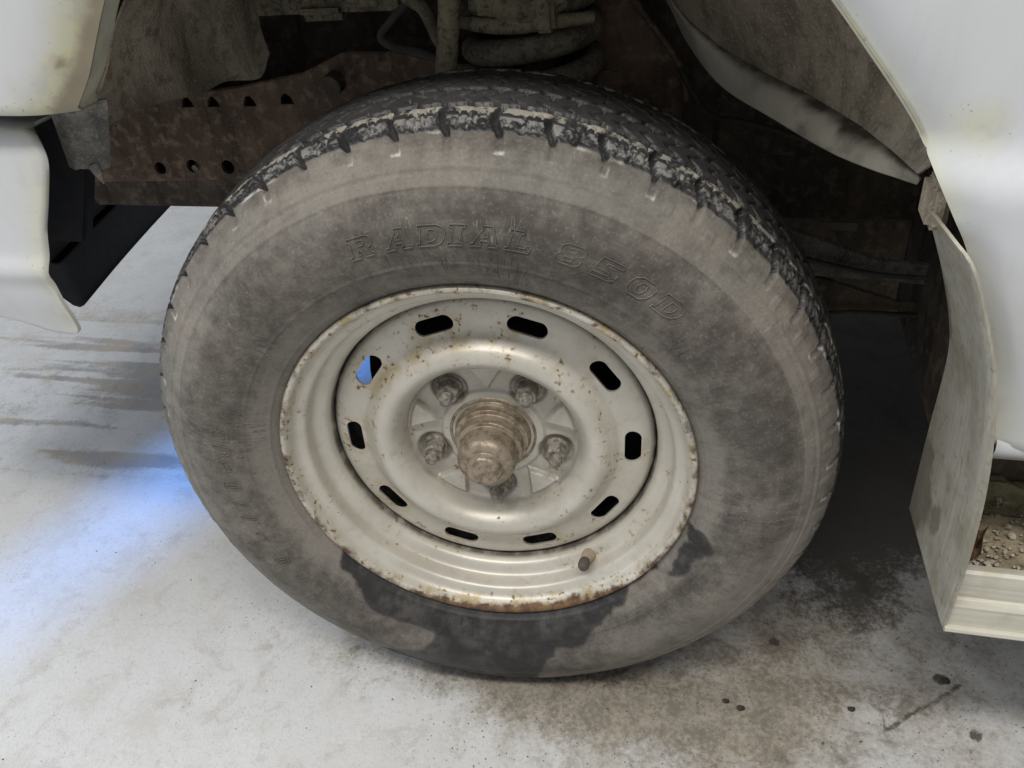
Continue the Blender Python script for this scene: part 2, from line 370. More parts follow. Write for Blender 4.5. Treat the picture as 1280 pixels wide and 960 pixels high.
def mat_floor():
    t = NT('workshop_concrete')
    dirt, mark, soot_shade = t.attr('dirt'), t.attr('mark'), t.attr('soot_shade')
    n0 = t.noise(2.2, 5, 0.6); n1 = t.noise(11, 6, 0.65); n2 = t.noise(65, 5, 0.65); n3 = t.noise(420, 3, 0.6)
    n4 = t.noise(28, 6, 0.72, dist=0.6); n5 = t.noise(160, 4, 0.7)
    c = t.mix(t.ramp(n0, 0.35, 0.65), (0.575, 0.572, 0.565), (0.515, 0.507, 0.488))
    c = t.mix(t.mul(t.ramp(n1, 0.46, 0.66), 0.34), c, (0.40, 0.37, 0.32))
    c = t.mix(t.mul(t.ramp(n4, 0.52, 0.66), 0.34), c, (0.36, 0.335, 0.295))
    c = t.mix(t.mul(t.ramp(n5, 0.54, 0.70), 0.32), c, (0.33, 0.305, 0.265))
    c = t.mix(t.mul(t.ramp(n3, 0.58, 0.70), 0.30), c, (0.27, 0.25, 0.22))
    c = t.mix(t.mul(t.ramp(n5, 0.44, 0.32), 0.30), c, (0.68, 0.675, 0.66))
    # grey streaks left by tyres
    mk = t.ramp(t.add(mark, t.add(t.mul(t.math('SUBTRACT', n4, 0.5), 0.9), t.mul(t.math('SUBTRACT', n5, 0.5), 0.6))), 0.22, 0.80)
    c = t.mix(t.mul(mk, 0.75), c, t.mix(t.ramp(n1, 0.4, 0.6), (0.225, 0.21, 0.205), (0.33, 0.27, 0.205)))
    # brown dirt
    dd = t.ramp(t.add(dirt, t.add(t.mul(t.math('SUBTRACT', n5, 0.5), 0.45), t.add(t.mul(t.math('SUBTRACT', n4, 0.5), 0.8), t.mul(t.math('SUBTRACT', n1, 0.5), 1.0)))), 0.24, 1.05)
    c = t.mix(t.mul(dd, 0.85), c, t.mix(t.ramp(t.add(t.mul(n5, 0.5), t.mul(n4, 0.5)), 0.40, 0.60), (0.285, 0.245, 0.18), (0.135, 0.110, 0.076)))
    ss = t.ramp(t.add(soot_shade, t.add(t.mul(t.math('SUBTRACT', n4, 0.5), 0.9), t.mul(t.math('SUBTRACT', n5, 0.5), 0.7))), 0.30, 0.80)
    c = t.mix(t.mul(ss, 0.88), c, (0.060, 0.050, 0.039))  # soot marks together with the painted under-car shade
    # grains and specks
    v = t.voro(120); spk = t.mul(t.ramp(t.add(v, t.mul(n5, 0.25)), 0.30, 0.20), t.ramp(t.add(t.noise(6, 3), t.mul(dirt, 0.25)), 0.47, 0.66))
    c = t.mix(t.mul(spk, 0.8), c, (0.11, 0.095, 0.075))
    v2 = t.voro(300); c = t.mix(t.mul(t.mul(t.ramp(v2, 0.20, 0.08), t.ramp(n4, 0.44, 0.58)), 0.6), c, (0.18, 0.16, 0.13))
    h = t.add(t.mul(n2, 0.7), t.add(t.mul(n3, 0.5), t.add(t.mul(n1, 0.8), t.mul(n5, 0.8))))
    return t.done(c, t.ramp(n1, 0.3, 0.7, 0.50, 0.68), 0, t.bump(h, 0.0012, 0.55), 0.35)
def mat_plain(name, c, rough=0.6, metal=0.0, var=0.3, scale=60, bump=0.0006):
    t = NT(name); n = t.noise(scale, 4)
    cc = t.mix(t.ramp(n, 0.35, 0.65), c, tuple(x * (1 - var) for x in c))
    return t.done(cc, rough, metal, t.bump(n, bump, 0.6), 0.35)

M = dict(tyre=mat_tyre(), rim=mat_rim(), hub=mat_hub(), nut=mat_nut(), paint=mat_paint(), floor=mat_floor(), alu=mat_alu(), step=mat_step(),
         stepdirt=mat_stepdirt(), spray=mat_overspray(),
         liner=mat_dirty('wheel_house_dust', (0.40, 0.345, 0.265), (0.285, 0.242, 0.182), (0.16, 0.135, 0.10)),
         rail=mat_dirty('rusty_frame', (0.215, 0.148, 0.104), (0.120, 0.085, 0.064), (0.29, 0.225, 0.160)),
         under=mat_dirty('underbody_grime', (0.125, 0.102, 0.078), (0.075, 0.061, 0.047), (0.18, 0.145, 0.105)),
         spring=mat_dirty('muddy_spring', (0.24, 0.215, 0.16), (0.16, 0.14, 0.105), (0.060, 0.052, 0.042), scale=3),
         arm=mat_dirty('muddy_arm', (0.30, 0.265, 0.175), (0.20, 0.18, 0.125), (0.05, 0.045, 0.036), scale=2),
         bracket=mat_dirty('dusty_bracket', (0.235, 0.225, 0.20), (0.12, 0.115, 0.105), (0.085, 0.078, 0.068), scale=2),
         black=mat_plain('black_plastic', (0.020, 0.020, 0.022), 0.55),
         rubber=mat_plain('hose_rubber', (0.075, 0.070, 0.060), 0.85),
         drum=mat_plain('brake_drum', (0.020, 0.017, 0.015), 0.85),
         valve=mat_plain('valve_rubber', (0.105, 0.085, 0.07), 0.8),
         brass=mat_plain('valve_dust', (0.42, 0.33, 0.24), 0.7),
         tag=mat_plain('pale_tag', (0.10, 0.088, 0.07), 0.8),
         stone=mat_plain('gravel_stone', (0.46, 0.41, 0.33), 0.9, 0, 0.45, 120),
         leaf=mat_plain('dead_leaf', (0.115, 0.062, 0.032), 0.85, 0, 0.5, 160),
         grit=mat_plain('floor_grit', (0.24, 0.205, 0.155), 0.95, 0, 0.6, 25),
         crumb=mat_plain('dirt_crumb', (0.055, 0.050, 0.040), 0.95, 0, 0.5, 300))

# ------------------------------------------------------------------ floor
def make_floor():
    fx = np.arange(-1.45, 0.80, 0.0045); fy = np.arange(-0.32, 1.10, 0.0045)
    X = np.concatenate([np.linspace(-12, -1.5, 24), fx, np.linspace(0.85, 12, 24)])
    Y = np.concatenate([np.linspace(-9, -0.4, 18), fy, np.linspace(1.15, 12, 24)])
    gx, gy = np.meshgrid(X, Y, indexing='ij'); x = gx.ravel(); y = gy.ravel()
    P = np.stack([x, y, 0 * x], 1)
    n1 = fbm(P, 5, 1); n2 = fbm(P, 22, 2)
    st = fbm(P * [2.2, 26, 1], 1.0, 5)          # streaks running along the vehicle
    mark = smooth(-0.45, -0.75, x) * smooth(0.16, 0.30, y) * smooth(1.0, 0.62, y) * smooth(0.44, 0.66, st + 0.25 * (n1 - 0.5)) * 0.85
    mark = np.maximum(mark, 0.8 * np.exp(-((y - 0.62 - 0.10 * (x + 1)) / 0.05) ** 2) * smooth(-1.35, -1.1, x) * smooth(-0.72, -0.85, x) * smooth(0.38, 0.6, st))
    g = lambda cx, cy, sx, sy: np.exp(-((x - cx) / sx) ** 2 - ((y - cy) / sy) ** 2)
    dirt = 0.95 * g(0.08, 0.01, 0.24, 0.055) + 0.58 * g(0.27, 0.11, 0.26, 0.12) + 0.50 * g(0.14, -0.06, 0.22, 0.10) + 0.45 * g(-1.05, 0.50, 0.28, 0.13) + 0.26 * smooth(0.05, 0.35, x)
    dirt += 0.35 * g(-0.24, 0.03, 0.15, 0.07)
    dirt *= (0.55 + 0.9 * n1)
    soot_shade = 0.5 * g(0.43, 0.20, 0.06, 0.07) * (0.1 + 1.4 * n2) + 1.0 * smooth(0.20, 0.36, y) * smooth(0.12, 0.30, x) + 0.7 * g(0.02, 0.035, 0.20, 0.028) + 0.5 * g(0.36, 0.22, 0.12, 0.08)  # under-car shade painted in beyond the wheel, darker at tyre contact, plus soot
    chk = seg_dist(x + 0.010 * (n2 - 0.5), y, [(0.424, 0.045), (0.427, 0.018), (0.470, 0.055), (0.516, 0.093)])
    chk = np.where(True, smooth(0.0065, 0.001, chk + .004 * (n2 - .4)), 0) * (0.45 + 0.75 * n2)
    soot_shade = np.maximum(soot_shade, 0.85 * chk)
    for sx, sy, r in ((0.497, 0.098, 0.009), (0.255, 0.024, 0.005), (0.36, -0.01, 0.004), (0.31, 0.12, 0.007), (0.52, 0.03, 0.006), (0.40, 0.0, 0.004)):
        d = np.hypot(x - sx, y - sy) + 0.018 * (n2 - 0.5)
        soot_shade = np.maximum(soot_shade, 0.85 * smooth(r, r * 0.45, d))
    o = mesh_obj('floor', P, grid_faces(len(X), len(Y)), M['floor'], None, True, None, dict(dirt=dirt, mark=mark, soot_shade=soot_shade))
    o['kind'] = 'structure'
    return o
make_floor()

# ------------------------------------------------------------------ the vehicle
H = 0.343
car = bpy.data.objects.new('vehicle', None); col.objects.link(car)
car['label'] = 'white vehicle with a dirty ten-slot steel front wheel and an aluminium running board'
car['category'] = 'vehicle'

# ---- front wheel
wheel = bpy.data.objects.new('front_wheel', None); col.objects.link(wheel); wheel.parent = car
wheel.location = (0, 0, H); wheel.rotation_euler = (0, 0, 0.0989)
YC = 0.102
SIDE = [(.2030, .0085), (.2070, .0050), (.2105, .0015), (.2150, -.0030), (.2200, -.0070), (.2300, -.0130), (.2420, -.0180), (.2580, -.0222), (.2750, -.0228),
        (.2900, -.0188), (.3040, -.0115), (.3166, -.0030), (.3280, .0070), (.3350, .0150), (.3385, .0215)]
TREAD = [(.3402, .0250), (.3422, .0320), (.3447, .0450), (.3472, .0640), (.3488, .0840), (.3494, YC)]
def side_y(r):
    a = np.array(SIDE); return np.interp(r, a[:, 0], a[:, 1])

def make_tyre():
    front = spline(SIDE, 120); tr = spline([SIDE[-1]] + TREAD, 70)[1:]
    half = np.vstack([front, tr])
    trb = spline([SIDE[-1]] + TREAD, 70)[1:-1][::-1]; back = spline(SIDE, 26)[::-1]
    mir = np.vstack([trb, back]); mir[:, 1] = 2 * YC - mir[:, 1]
    prof = np.vstack([half, mir]); npf = len(prof)
    T = np.gradient(prof, axis=0); T /= np.linalg.norm(T, axis=1)[:, None]
    Nn = np.stack([T[:, 1], -T[:, 0]], 1)           # outward in the (r,y) plane
    n = 1560; th = np.arange(n) * 2 * pi / n
    r = prof[:, 0][None, :]; y = prof[:, 1][None, :]; TH = th[:, None]
    wv = np.abs(y - YC); frontside = (y < YC)
    NP = 50; ph = (TH * NP / (2 * pi)) % 1.0        # pitch phase
    arc = (2 * pi * 0.338 / NP)
    P3 = np.stack([(np.cos(TH) * r).ravel(), (y + 0 * TH).ravel(), (np.sin(TH) * r).ravel()], 1)
    nz = fbm(P3, 60, 3, 3).reshape(n, npf); nzf = fbm(P3, 220, 9, 2).reshape(n, npf)
    h = np.zeros((n, npf))
    is_tread = smooth(.3378, .3392, r + 0 * TH) * (wv < 0.0815)
    # shoulder slots cut through the tread edge and down the shoulder
    off = 0.5 + 0.10 * np.sin((y - .02) * 120)
    slot = smooth(0.0037, 0.0025, np.abs(ph - off) * arc) * smooth(.3235, .3250, r) * (wv > .054) * smooth(.054, .057, wv)
    h -= slot * np.where(r > .3365, 0.0075, 0.0014 + 0.0061 * smooth(.331, .3365, r)) * (0.9 + 0.2 * nz)
    half = smooth(0.0019, 0.0010, np.abs(((ph + 0.5 + 0.06 * np.sin(y * 300)) % 1.0) - 0.5) * arc) * (r > .3355) * (wv > .062) * smooth(.062, .065, wv)
    h -= half * 0.0045
    # small raised blocks on the shoulder, half a pitch off, and sipes in the shoulder blocks
    blk = smooth(0.0045, 0.0035, np.abs(((ph + 0.5) % 1.0) - 0.5) * arc) * smooth(.3185, .3195, r) * smooth(.3285, .3275, r)
    h += blk * 0.0007
    sipes = np.zeros((n, npf))
    for q in (0.10, 0.27, 0.73, 0.90):
        sip = smooth(0.0011, 0.0004, np.abs(ph - q - 0.02 * np.sin(y * 700)) * arc) * smooth(.336, .3375, r) * (wv > .057)
        sip = sip * (nz > .38); h -= sip * 0.003; sipes = np.maximum(sipes, sip)
    # lip that runs along the tread edge
    h += 0.0008 * np.exp(-((r - .3372) / .0011) ** 2) * (1 - slot)
    # two zigzag circumferential grooves and a centre groove
    zz = 0.0022 * (np.abs(((ph * 2) % 1.0) - 0.5) * 2 - 0.5)
    for gc, gw in ((.0505, .0034), (.017, .0030)):
        gr = smooth(gw, gw * 0.70, np.abs(wv - gc - zz)) * (r > .336)
        h -= gr * 0.0070 * (0.85 + 0.3 * nz)
    # cross cuts of the inner ribs
    p2 = (ph * 2 + 0.25 * np.sin(y * 260)) % 1.0
    cut = smooth(0.0024, 0.0013, np.abs(p2 - 0.5) * arc / 2) * (wv < .0495) * smooth(.30, .40, nzf + .25 * (nz - .5)) * (r > .336)
    h -= cut * 0.0055
    # clods and chipped rubber on the tread
    h += is_tread * (0.0005 * (nz - 0.5) + 0.0005 * (nzf - 0.5))
    # side rings: double rib, buffed line, inner guide ring
    sd = (wv > .08)
    for rc, rw, rh in ((.3152, .0009, .0010), (.3118, .0006, -.0008), (.3025, .0009, .0006), (.2375, .0007, .0006), (.2160, .0011, .0008)):
        h += sd * rh * np.exp(-((r - rc) / rw) ** 2)
    h += sd * 0.0006 * smooth(.3035, .3015, r) * smooth(.236, .240, r) * -1
    h += sd * 0.0009 * (fbm(P3, 16, 21, 3).reshape(n, npf) - 0.5) * smooth(.212, .225, r)
    R = r + Nn[:, 0][None, :] * h; Yv = y + Nn[:, 1][None, :] * h
    V = np.stack([np.cos(TH) * R, Yv + 0 * TH, np.sin(TH) * R], -1).reshape(-1, 3)
    # weight: flat on the floor with a slight bulge
    low = smooth(-0.29, -0.343, V[:, 2]); s = np.sign(V[:, 1] - YC)
    V[:, 1] += s * low * 0.004 * smooth(0.06, 0.1, np.abs(V[:, 1] - YC))
    V[:, 2] = np.where(V[:, 2] < -H + 0.0005, -H + 0.0005 + 0.06 * (V[:, 2] + H), V[:, 2])
    rr = (r + 0 * TH).ravel(); tt = (TH + 0 * r).ravel(); x = V[:, 0]; z = V[:, 2]
    nA = fbm(P3, 26, 31, 4); nB = fbm(P3, 90, 41, 3)
    # dust left on the side: pale outer band, dark middle, pale near the bead at left and right
    dust = np.full(len(rr), 0.74)
    mid = 0.36 + 0.06 * np.cos(tt - radians(200))
    inner = smooth(.240, .222, rr) * (0.34 + 0.16 * np.cos(2 * tt))
    mid = mid + .34 * np.exp(-((tt - radians(322)) / .55) ** 2) * smooth(.235, .27, rr) + .14 * smooth(.285, .3025, rr + .010 * (nA - .5)) + .10 * np.exp(-((tt - radians(185)) / .5) ** 2)
    dust = np.where(rr > .3025, dust, mid + inner)
    dust -= 0.26 * smooth(.318, .334, rr)
    lowl = poly_inside(x, z, [(-.40, -.02), (-.12, -.02), (-.12, -.40), (-.40, -.40)])
    # washed-dark, wet rubber at the bottom
    jx = x + 0.020 * (nA - 0.5) + 0.012 * (nB - 0.5); jz = z + 0.020 * (nA - 0.5) - 0.012 * (nB - 0.5)
    wetp = [(-.186, -.085), (-.176, -.118), (-.168, -.150), (-.150, -.186), (-.118, -.213), (-.090, -.225), (-.080, -.238), (-.096, -.256), (-.150, -.268), (-.15, -.40), (.03, -.40),
            (.045, -.262), (.060, -.246), (.094, -.230), (.116, -.195), (.142, -.163), (.158, -.138), (.180, -.120), (.195, -.094), (.197, -.062), (.216, -.058), (.226, -.082), (.212, -.098),
            (.204, -.112), (.183, -.128), (.170, -.116), (.10, -.10), (-.1, -.05)]
    wet = poly_inside(jx, jz, wetp).astype(float) * (rr < .34)
    for cx, cz, rad in ((-.118, -.246, .0045), (-.107, -.249, .004)):
        wet = np.maximum(wet, smooth(rad, rad * .6, np.hypot(jx - cx, jz - cz)))
    W2 = wet.reshape(n, npf)
    for _ in range(12):
        W2 = (W2 + np.roll(W2, 1, 0) + np.roll(W2, -1, 0)) / 3; W2[:, 1:-1] = (W2[:, 1:-1] + W2[:, 2:] + W2[:, :-2]) / 3
    wet = W2.ravel()
    # tread face (rubber showing) attribute
    tread = smooth(.3352, .3360, rr + .0010 * (nB - .5)) * 1.0
    wvr = (wv + 0 * TH).ravel(); slr = slot.ravel()
    pale = .06 + smooth(.0675, .0695, wvr) * smooth(.0835, .081, wvr) * (.30 + .62 * smooth(.55, .95, np.sin(tt))) * (1 - smooth(.05, .3, slr)) * (1 - sipes.ravel())
    mud = -.30 * smooth(.065, .068, wvr) + .16 * smooth(.065, .060, wvr) * smooth(.0525, .055, wvr) - .5 * slr - .06 * smooth(.048, .045, wvr)
    edge = 4 * slr * (1 - slr); rowend = smooth(.3225, .3238, rr) * smooth(.3262, .3245, rr) * (smooth(0.0046, 0.0036, np.abs(ph - off) * arc) * (1 + 0 * r)).ravel()
    chip = np.clip(edge * smooth(.333, .326, rr) * .7 + rowend, 0, 1) * smooth(.42, .60, fbm(P3, 35, 77, 3)) * (np.sin(tt) > -.75)
    lipc = smooth(.3340, .3348, rr) * smooth(.3364, .3356, rr) * (1 - slr); chip = np.maximum(chip, .8 * lipc * smooth(.64, .70, fbm(P3, 30, 78, 2)))
    far = smooth(.049, .045, (wv + 0 * TH).ravel())
    dustT = far
    tread = tread * (1 - 0.12 * dustT)
    dust = np.where(rr > .3358, 0.45, dust)
    ang = np.abs(((tt + pi / 2) % (2 * pi)) - pi)
    mesh = mesh_obj('tyre', V, grid_faces(n, npf, True, False), M['tyre'], wheel, True, None,
                    dict(dust=dust, wet=wet * (0.94), tread=tread, ang=ang, rad=rr, mud=mud, chip=chip, pale=pale, shoulder=smooth(.051, .054, wvr)))
    return mesh
make_tyre()

# raised outline lettering on the side wall
G = {
 'R': ([[(0,0),(4.5,0),(4.5,1.5),(3.7,1.5),(3.7,3.6),(4.6,3.6),(6.3,0),(10,0),(10,1.5),(9.2,1.5),(7.7,4.1),(9.2,5.2),(9.4,7.5),(8.6,9.3),(7,10),(0,10),(0,8.5),(1,8.5),(1,1.5),(0,1.5)],
        [(3.7,5.6),(5.8,5.6),(6.4,6.4),(6.4,7.4),(5.8,8.2),(3.7,8.2)]]),
 'A': ([[(0,0),(3.8,0),(3.8,1.4),(3.2,1.4),(3.6,2.8),(6.4,2.8),(6.8,1.4),(6.2,1.4),(6.2,0),(10,0),(10,1.4),(9.3,1.4),(6.6,10),(3.2,10),(3.2,8.6),(3.6,8.6),(.9,1.4),(0,1.4)],
        [(4.2,4.6),(5.8,4.6),(5,7.6)]]),
 'D': ([[(0,0),(6.5,0),(8.8,1.2),(10,3.5),(10,6.5),(8.8,8.8),(6.5,10),(0,10),(0,8.5),(1,8.5),(1,1.5),(0,1.5)],
        [(3.8,2.2),(5.6,2.2),(6.9,3.4),(7.2,5),(6.9,6.6),(5.6,7.8),(3.8,7.8)]]),
 'I': ([[(0,0),(5,0),(5,1.5),(4,1.5),(4,8.5),(5,8.5),(5,10),(0,10),(0,8.5),(1,8.5),(1,1.5),(0,1.5)]]),
 'L': ([[(0,0),(9,0),(9,3.6),(7.4,3.6),(7,2),(3.9,2),(3.9,8.5),(5,8.5),(5,10),(0,10),(0,8.5),(1,8.5),(1,1.5),(0,1.5)]]),
 '8': ([[(2.2,0),(7.8,0),(9.6,1.4),(9.6,4),(8.4,5.1),(9.3,6.2),(9.3,8.6),(7.6,10),(2.4,10),(.7,8.6),(.7,6.2),(1.6,5.1),(.4,4),(.4,1.4)],
        [(3.6,1.8),(6.4,1.8),(6.8,3.8),(3.2,3.8)], [(3.7,6.1),(6.3,6.1),(6.5,8.2),(3.5,8.2)]]),
 '5': ([[(0.4,0),(7.4,0),(9.4,1.4),(9.4,5),(7.6,6.4),(3.4,6.4),(3.6,7.8),(9.2,7.8),(9.2,10),(.8,10),(.5,4.2),(6.2,4.2),(6.4,2.2),(.4,2.2)]]),
 '0': ([[(2.6,0),(7.4,0),(9.4,2),(9.8,5),(9.4,8),(7.4,10),(2.6,10),(.6,8),(.2,5),(.6,2)], [(4,2.2),(6,2.2),(6.8,5),(6,7.8),(4,7.8),(3.2,5)]]),
 'slash': ([[(0,0),(2,0),(6,10),(4,10)]]),
 'U': ([[(0,10),(0,2.5),(2,0),(7,0),(9,2.5),(9,10),(6.5,10),(6.5,3.2),(5.5,2.2),(3.5,2.2),(2.5,3.2),(2.5,10)]]),
 'bar': ([[(0,2),(9,4),(9,7),(0,5)]]),
}
def lettering(items, height, wide, r0, rad=0.00042):
    for ch, deg in items:
        parts = []; gw = wide * (0.55 if ch == 'I' else 1.0)
        for loop in G[ch]:
            P = np.array(loop + [loop[0]], float)
            Q = np.vstack([np.linspace(P[i], P[i + 1], 5)[:-1] for i in range(len(P) - 1)] + [P[-1:]])
            span = 5.0 if ch == 'I' else 10.0
            xx = (Q[:, 0] / span - 0.5) * gw + (Q[:, 1] / 10 - 0.5) * height * 0.22
            yy = (Q[:, 1] / 10 - 0.5) * height
            r = r0 + yy; t = radians(deg) - xx / r0
            y = side_y(r) - 0.00014
            pts = np.stack([r * np.cos(t), y, r * np.sin(t)], 1)
            parts.append(tube_geo(pts, rad, 5, None, False))
        V, F = join(parts)
        rr = np.hypot(V[:, 0], V[:, 2]); tt = np.arctan2(V[:, 2], V[:, 0])
        mesh_obj('raised_letter', V, F, M['tyre'], wheel, True, None, dict(dust=np.full(len(V), .52), wet=0 * rr, tread=0 * rr, mud=0 * rr, chip=0 * rr, ang=np.abs(((tt + pi / 2) % (2 * pi)) - pi), rad=rr))
lettering([('R', 105.4), ('A', 98.2), ('D', 92.4), ('I', 88.0), ('A', 82.9), ('L', 76.8), ('8', 68.2), ('5', 61.4), ('0', 54.8), ('D', 48.6)], 0.0185, 0.0225, 0.2660, 0.00046)
lettering([('0', 167.3), ('U', 171.3), ('bar', 175.9), ('0', 181.8), ('slash', 186.7), ('slash', 191.2), ('bar', 197.5), ('0', 206.5), ('bar', 213)], 0.015, 0.0125, 0.2590, 0.0005)

# steel rim
def rim_attrs(V, k=1.0, extra=0.0):
    r = np.hypot(V[:, 0], V[:, 2]); t = np.arctan2(V[:, 2], V[:, 0])
    low = 0.5 - 0.5 * np.sin(t)                       # 1 at the bottom
    rust = smooth(.1965, .2035, r) * (0.50 + 0.22 * low + 0.20 * np.exp(-((t + 1.42) / 0.42) ** 2))
    rust += smooth(.1905, .1965, r) * 0.42 * np.exp(-((t + 1.42) / 0.42) ** 2)
    rust += 0.05 + extra
    return r, rust * k
RIM = [(.2030, .0115), (.2068, .0075), (.2078, .0040), (.2076, .0012), (.2063, -.0008), (.2040, -.0012), (.2018, .0004), (.2004, .0032), (.1990, .0072), (.1972, .0112), (.1945, .0142),
       (.1912, .0160), (.1884, .0178), (.1868, .0204), (.1862, .0245), (.1858, .0315), (.1848, .0352), (.1822, .0378), (.1788, .0394), (.1752, .0412), (.1726, .0440), (.1708, .0490),
       (.1700, .0550), (.1698, .0640), (.1700, .1200), (.1760, .1340), (.1880, .1480), (.1960, .1600), (.2010, .1780), (.2070, .1860)]
pr = np.vstack([spline(RIM[:24], 110), RIM[24:]])
outer = [(r + .003, y) for r, y in RIM[24:]][::-1] + [(.1740, .064), (.1745, .05), (.18, .044), (.1895, .0375), (.1895, .024), (.198, .0165)]
V, F = lathe(np.vstack([pr, outer, pr[:1]]), 288)
nzr = fbm(V, 40, 5, 3) - 0.5
r_, rust = rim_attrs(V)
V = V + np.stack([V[:, 0] / r_, 0 * r_, V[:, 2] / r_], 1) * (nzr * 0.0006)[:, None]
grime_shade = smooth(.1745, .1700, r_) * smooth(.046, .053, V[:, 1]) * 0.9 + 0.25 * smooth(.060, .075, V[:, 1])
rim = mesh_obj('rim', V, F, M['rim'], wheel, True, None, dict(rad=r_, rust=rust, grime_shade=np.clip(grime_shade, 0, 1)))

# pressed wheel centre with ten slots
DISC = [(.1690, .0640), (.1688, .0590), (.1668, .0560), (.1640, .0530), (.1600, .0514), (.1540, .0502), (.1460, .0495), (.1390, .0488), (.1330, .0472), (.1290, .0440), (.1245, .0400), (.1200, .0355),
        (.1140, .0322), (.1080, .0322), (.1030, .0346), (.0985, .0392), (.0950, .0450), (.0925, .0520), (.0905, .0585), (.0880, .0625), (.0850, .0645), (.0800, .0655), (.0700, .0662), (.0600, .0664),
        (.0500, .0664), (.0420, .0664), (.0385, .0672)]
def make_disc():
    front = spline(DISC, 120); back = front[::-1] + np.array([0.0, .0030]); back = back[np.r_[0:120:6, 119]]
    prof = np.vstack([front, back])
    n = 360; V, F = lathe(prof, n); k = len(prof)
    F = np.vstack([F, np.stack([np.arange(n) * k + k - 1, ((np.arange(n) + 1) % n) * k + k - 1, ((np.arange(n) + 1) % n) * k, np.arange(n) * k], 1)])
    r = np.hypot(V[:, 0], V[:, 2]); t = np.arctan2(V[:, 2], V[:, 0])
    # stamped bolt face: five pads round the nuts, ribs rising between them to the recess wall
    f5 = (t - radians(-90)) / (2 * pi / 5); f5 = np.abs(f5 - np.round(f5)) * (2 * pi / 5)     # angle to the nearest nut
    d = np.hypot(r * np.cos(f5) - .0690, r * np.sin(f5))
    pad = smooth(.0200, .0165, d)
    star = smooth(.0075, .0045, np.abs(f5 - pi / 5) * r - (r - .060) * 0.62 + .005) * smooth(.050, .058, r) * smooth(.0905, .085, r)
    core = smooth(.0560, .0525, r)
    inn = smooth(.093, .088, r)
    V[:, 1] += inn * (-.0075 * star * (1 - pad) - .0034 * core + .0022 * pad)
    # slight pressed waviness
    V[:, 1] += 0.0007 * (fbm(V, 30, 8, 3) - 0.5) * 2
    rust = 0.06 + 0.20 * np.exp(-((r - .126) / .010) ** 2) + 0.34 * np.exp(-((r - .148) / .014) ** 2) * (0.5 + 0.5 * np.cos(10 * (t + radians(1)) ))
    grime_shade = smooth(.1655, .1685, r) * 0.95 + 0.30 * inn * smooth(.04, .02, np.abs(r - .062)) * (fbm(V, 60, 4, 3)) + 0.45 * smooth(.0020, .0, np.abs(r - .0905)) * 0.6
    grime_shade += 0.75 * smooth(.0225, .016, d) * inn  # shade around the nuts painted into the pad colour
    o = mesh_obj('wheel_centre', V, F, M['rim'], wheel, True, None, dict(rad=r, rust=rust, grime_shade=np.clip(grime_shade, 0, 1)))
    cuts = []
    for i in range(10):
        a = radians(-1.2 + 36 * i); L = .0115; R0 = .0084; ol = []
        for kk in range(14):
            q = pi * kk / 13 - pi / 2; ol.append((L + R0 * cos(q), R0 * sin(q)))
        for kk in range(14):
            q = pi * kk / 13 + pi / 2; ol.append((-L + R0 * cos(q), R0 * sin(q)))
        vs = []
        for yy in (.035, .075):
            for u, v_ in ol:
                rr = .1462 + v_ - 0.5 * u * u / .146
                vs.append((rr * cos(a) - u * sin(a), yy, rr * sin(a) + u * cos(a)))
        nn = len(ol); fs = [tuple((j + 1) % nn if q == 0 else 0 for q in ())] if False else []
        fs += [(j, (j + 1) % nn, nn + (j + 1) % nn, nn + j) for j in range(nn)] + [tuple(range(nn))[::-1], tuple(range(nn, 2 * nn))]
        cuts.append((np.array(vs), fs))
    boolean_cut(o, cuts)
    me = o.data; me.polygons.foreach_set('use_smooth', np.ones(len(me.polygons), bool)); me.set_sharp_from_angle(angle=radians(42))
    return o
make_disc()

# hub end with greasy stepped cap
HUB = [(.0405, .0700), (.0405, .0640), (.0396, .0622), (.0378, .0618), (.0372, .0632), (.0352, .0632), (.0344, .0610), (.0335, .0585), (.0332, .0540), (.0338, .0528), (.0336, .0512), (.0318, .0505), (.0298, .0495), (.0292, .0440),
       (.0290, .0400), (.0296, .0388), (.0294, .0368), (.0276, .0362), (.0262, .0350), (.0262, .0300), (.0260, .0215), (.0252, .0165), (.0228, .0125), (.0190, .0100), (.0168, .0095), (.0160, .0070), (.0150, .0030), (.0128, .0012), (.0100, .0008), (.0001, .0006)]
pr = spline(HUB, 160); pr[:, 0] *= 1.15; pr[:, 1] -= .002 * smooth(.04, .01, pr[:, 1]); pr[-1, 0] = 0.00005
V, F = lathe(pr, 96)
V[:, :] += (np.stack([V[:, 0], 0 * V[:, 0], V[:, 2]], 1) / (np.hypot(V[:, 0], V[:, 2])[:, None] + 1e-6)) * (0.0004 * (fbm(V, 130, 3, 3) - 0.5) * smooth(.036, .03, V[:, 1]))[:, None]
mesh_obj('hub_cap', V, F, M['hub'], wheel, True, None)

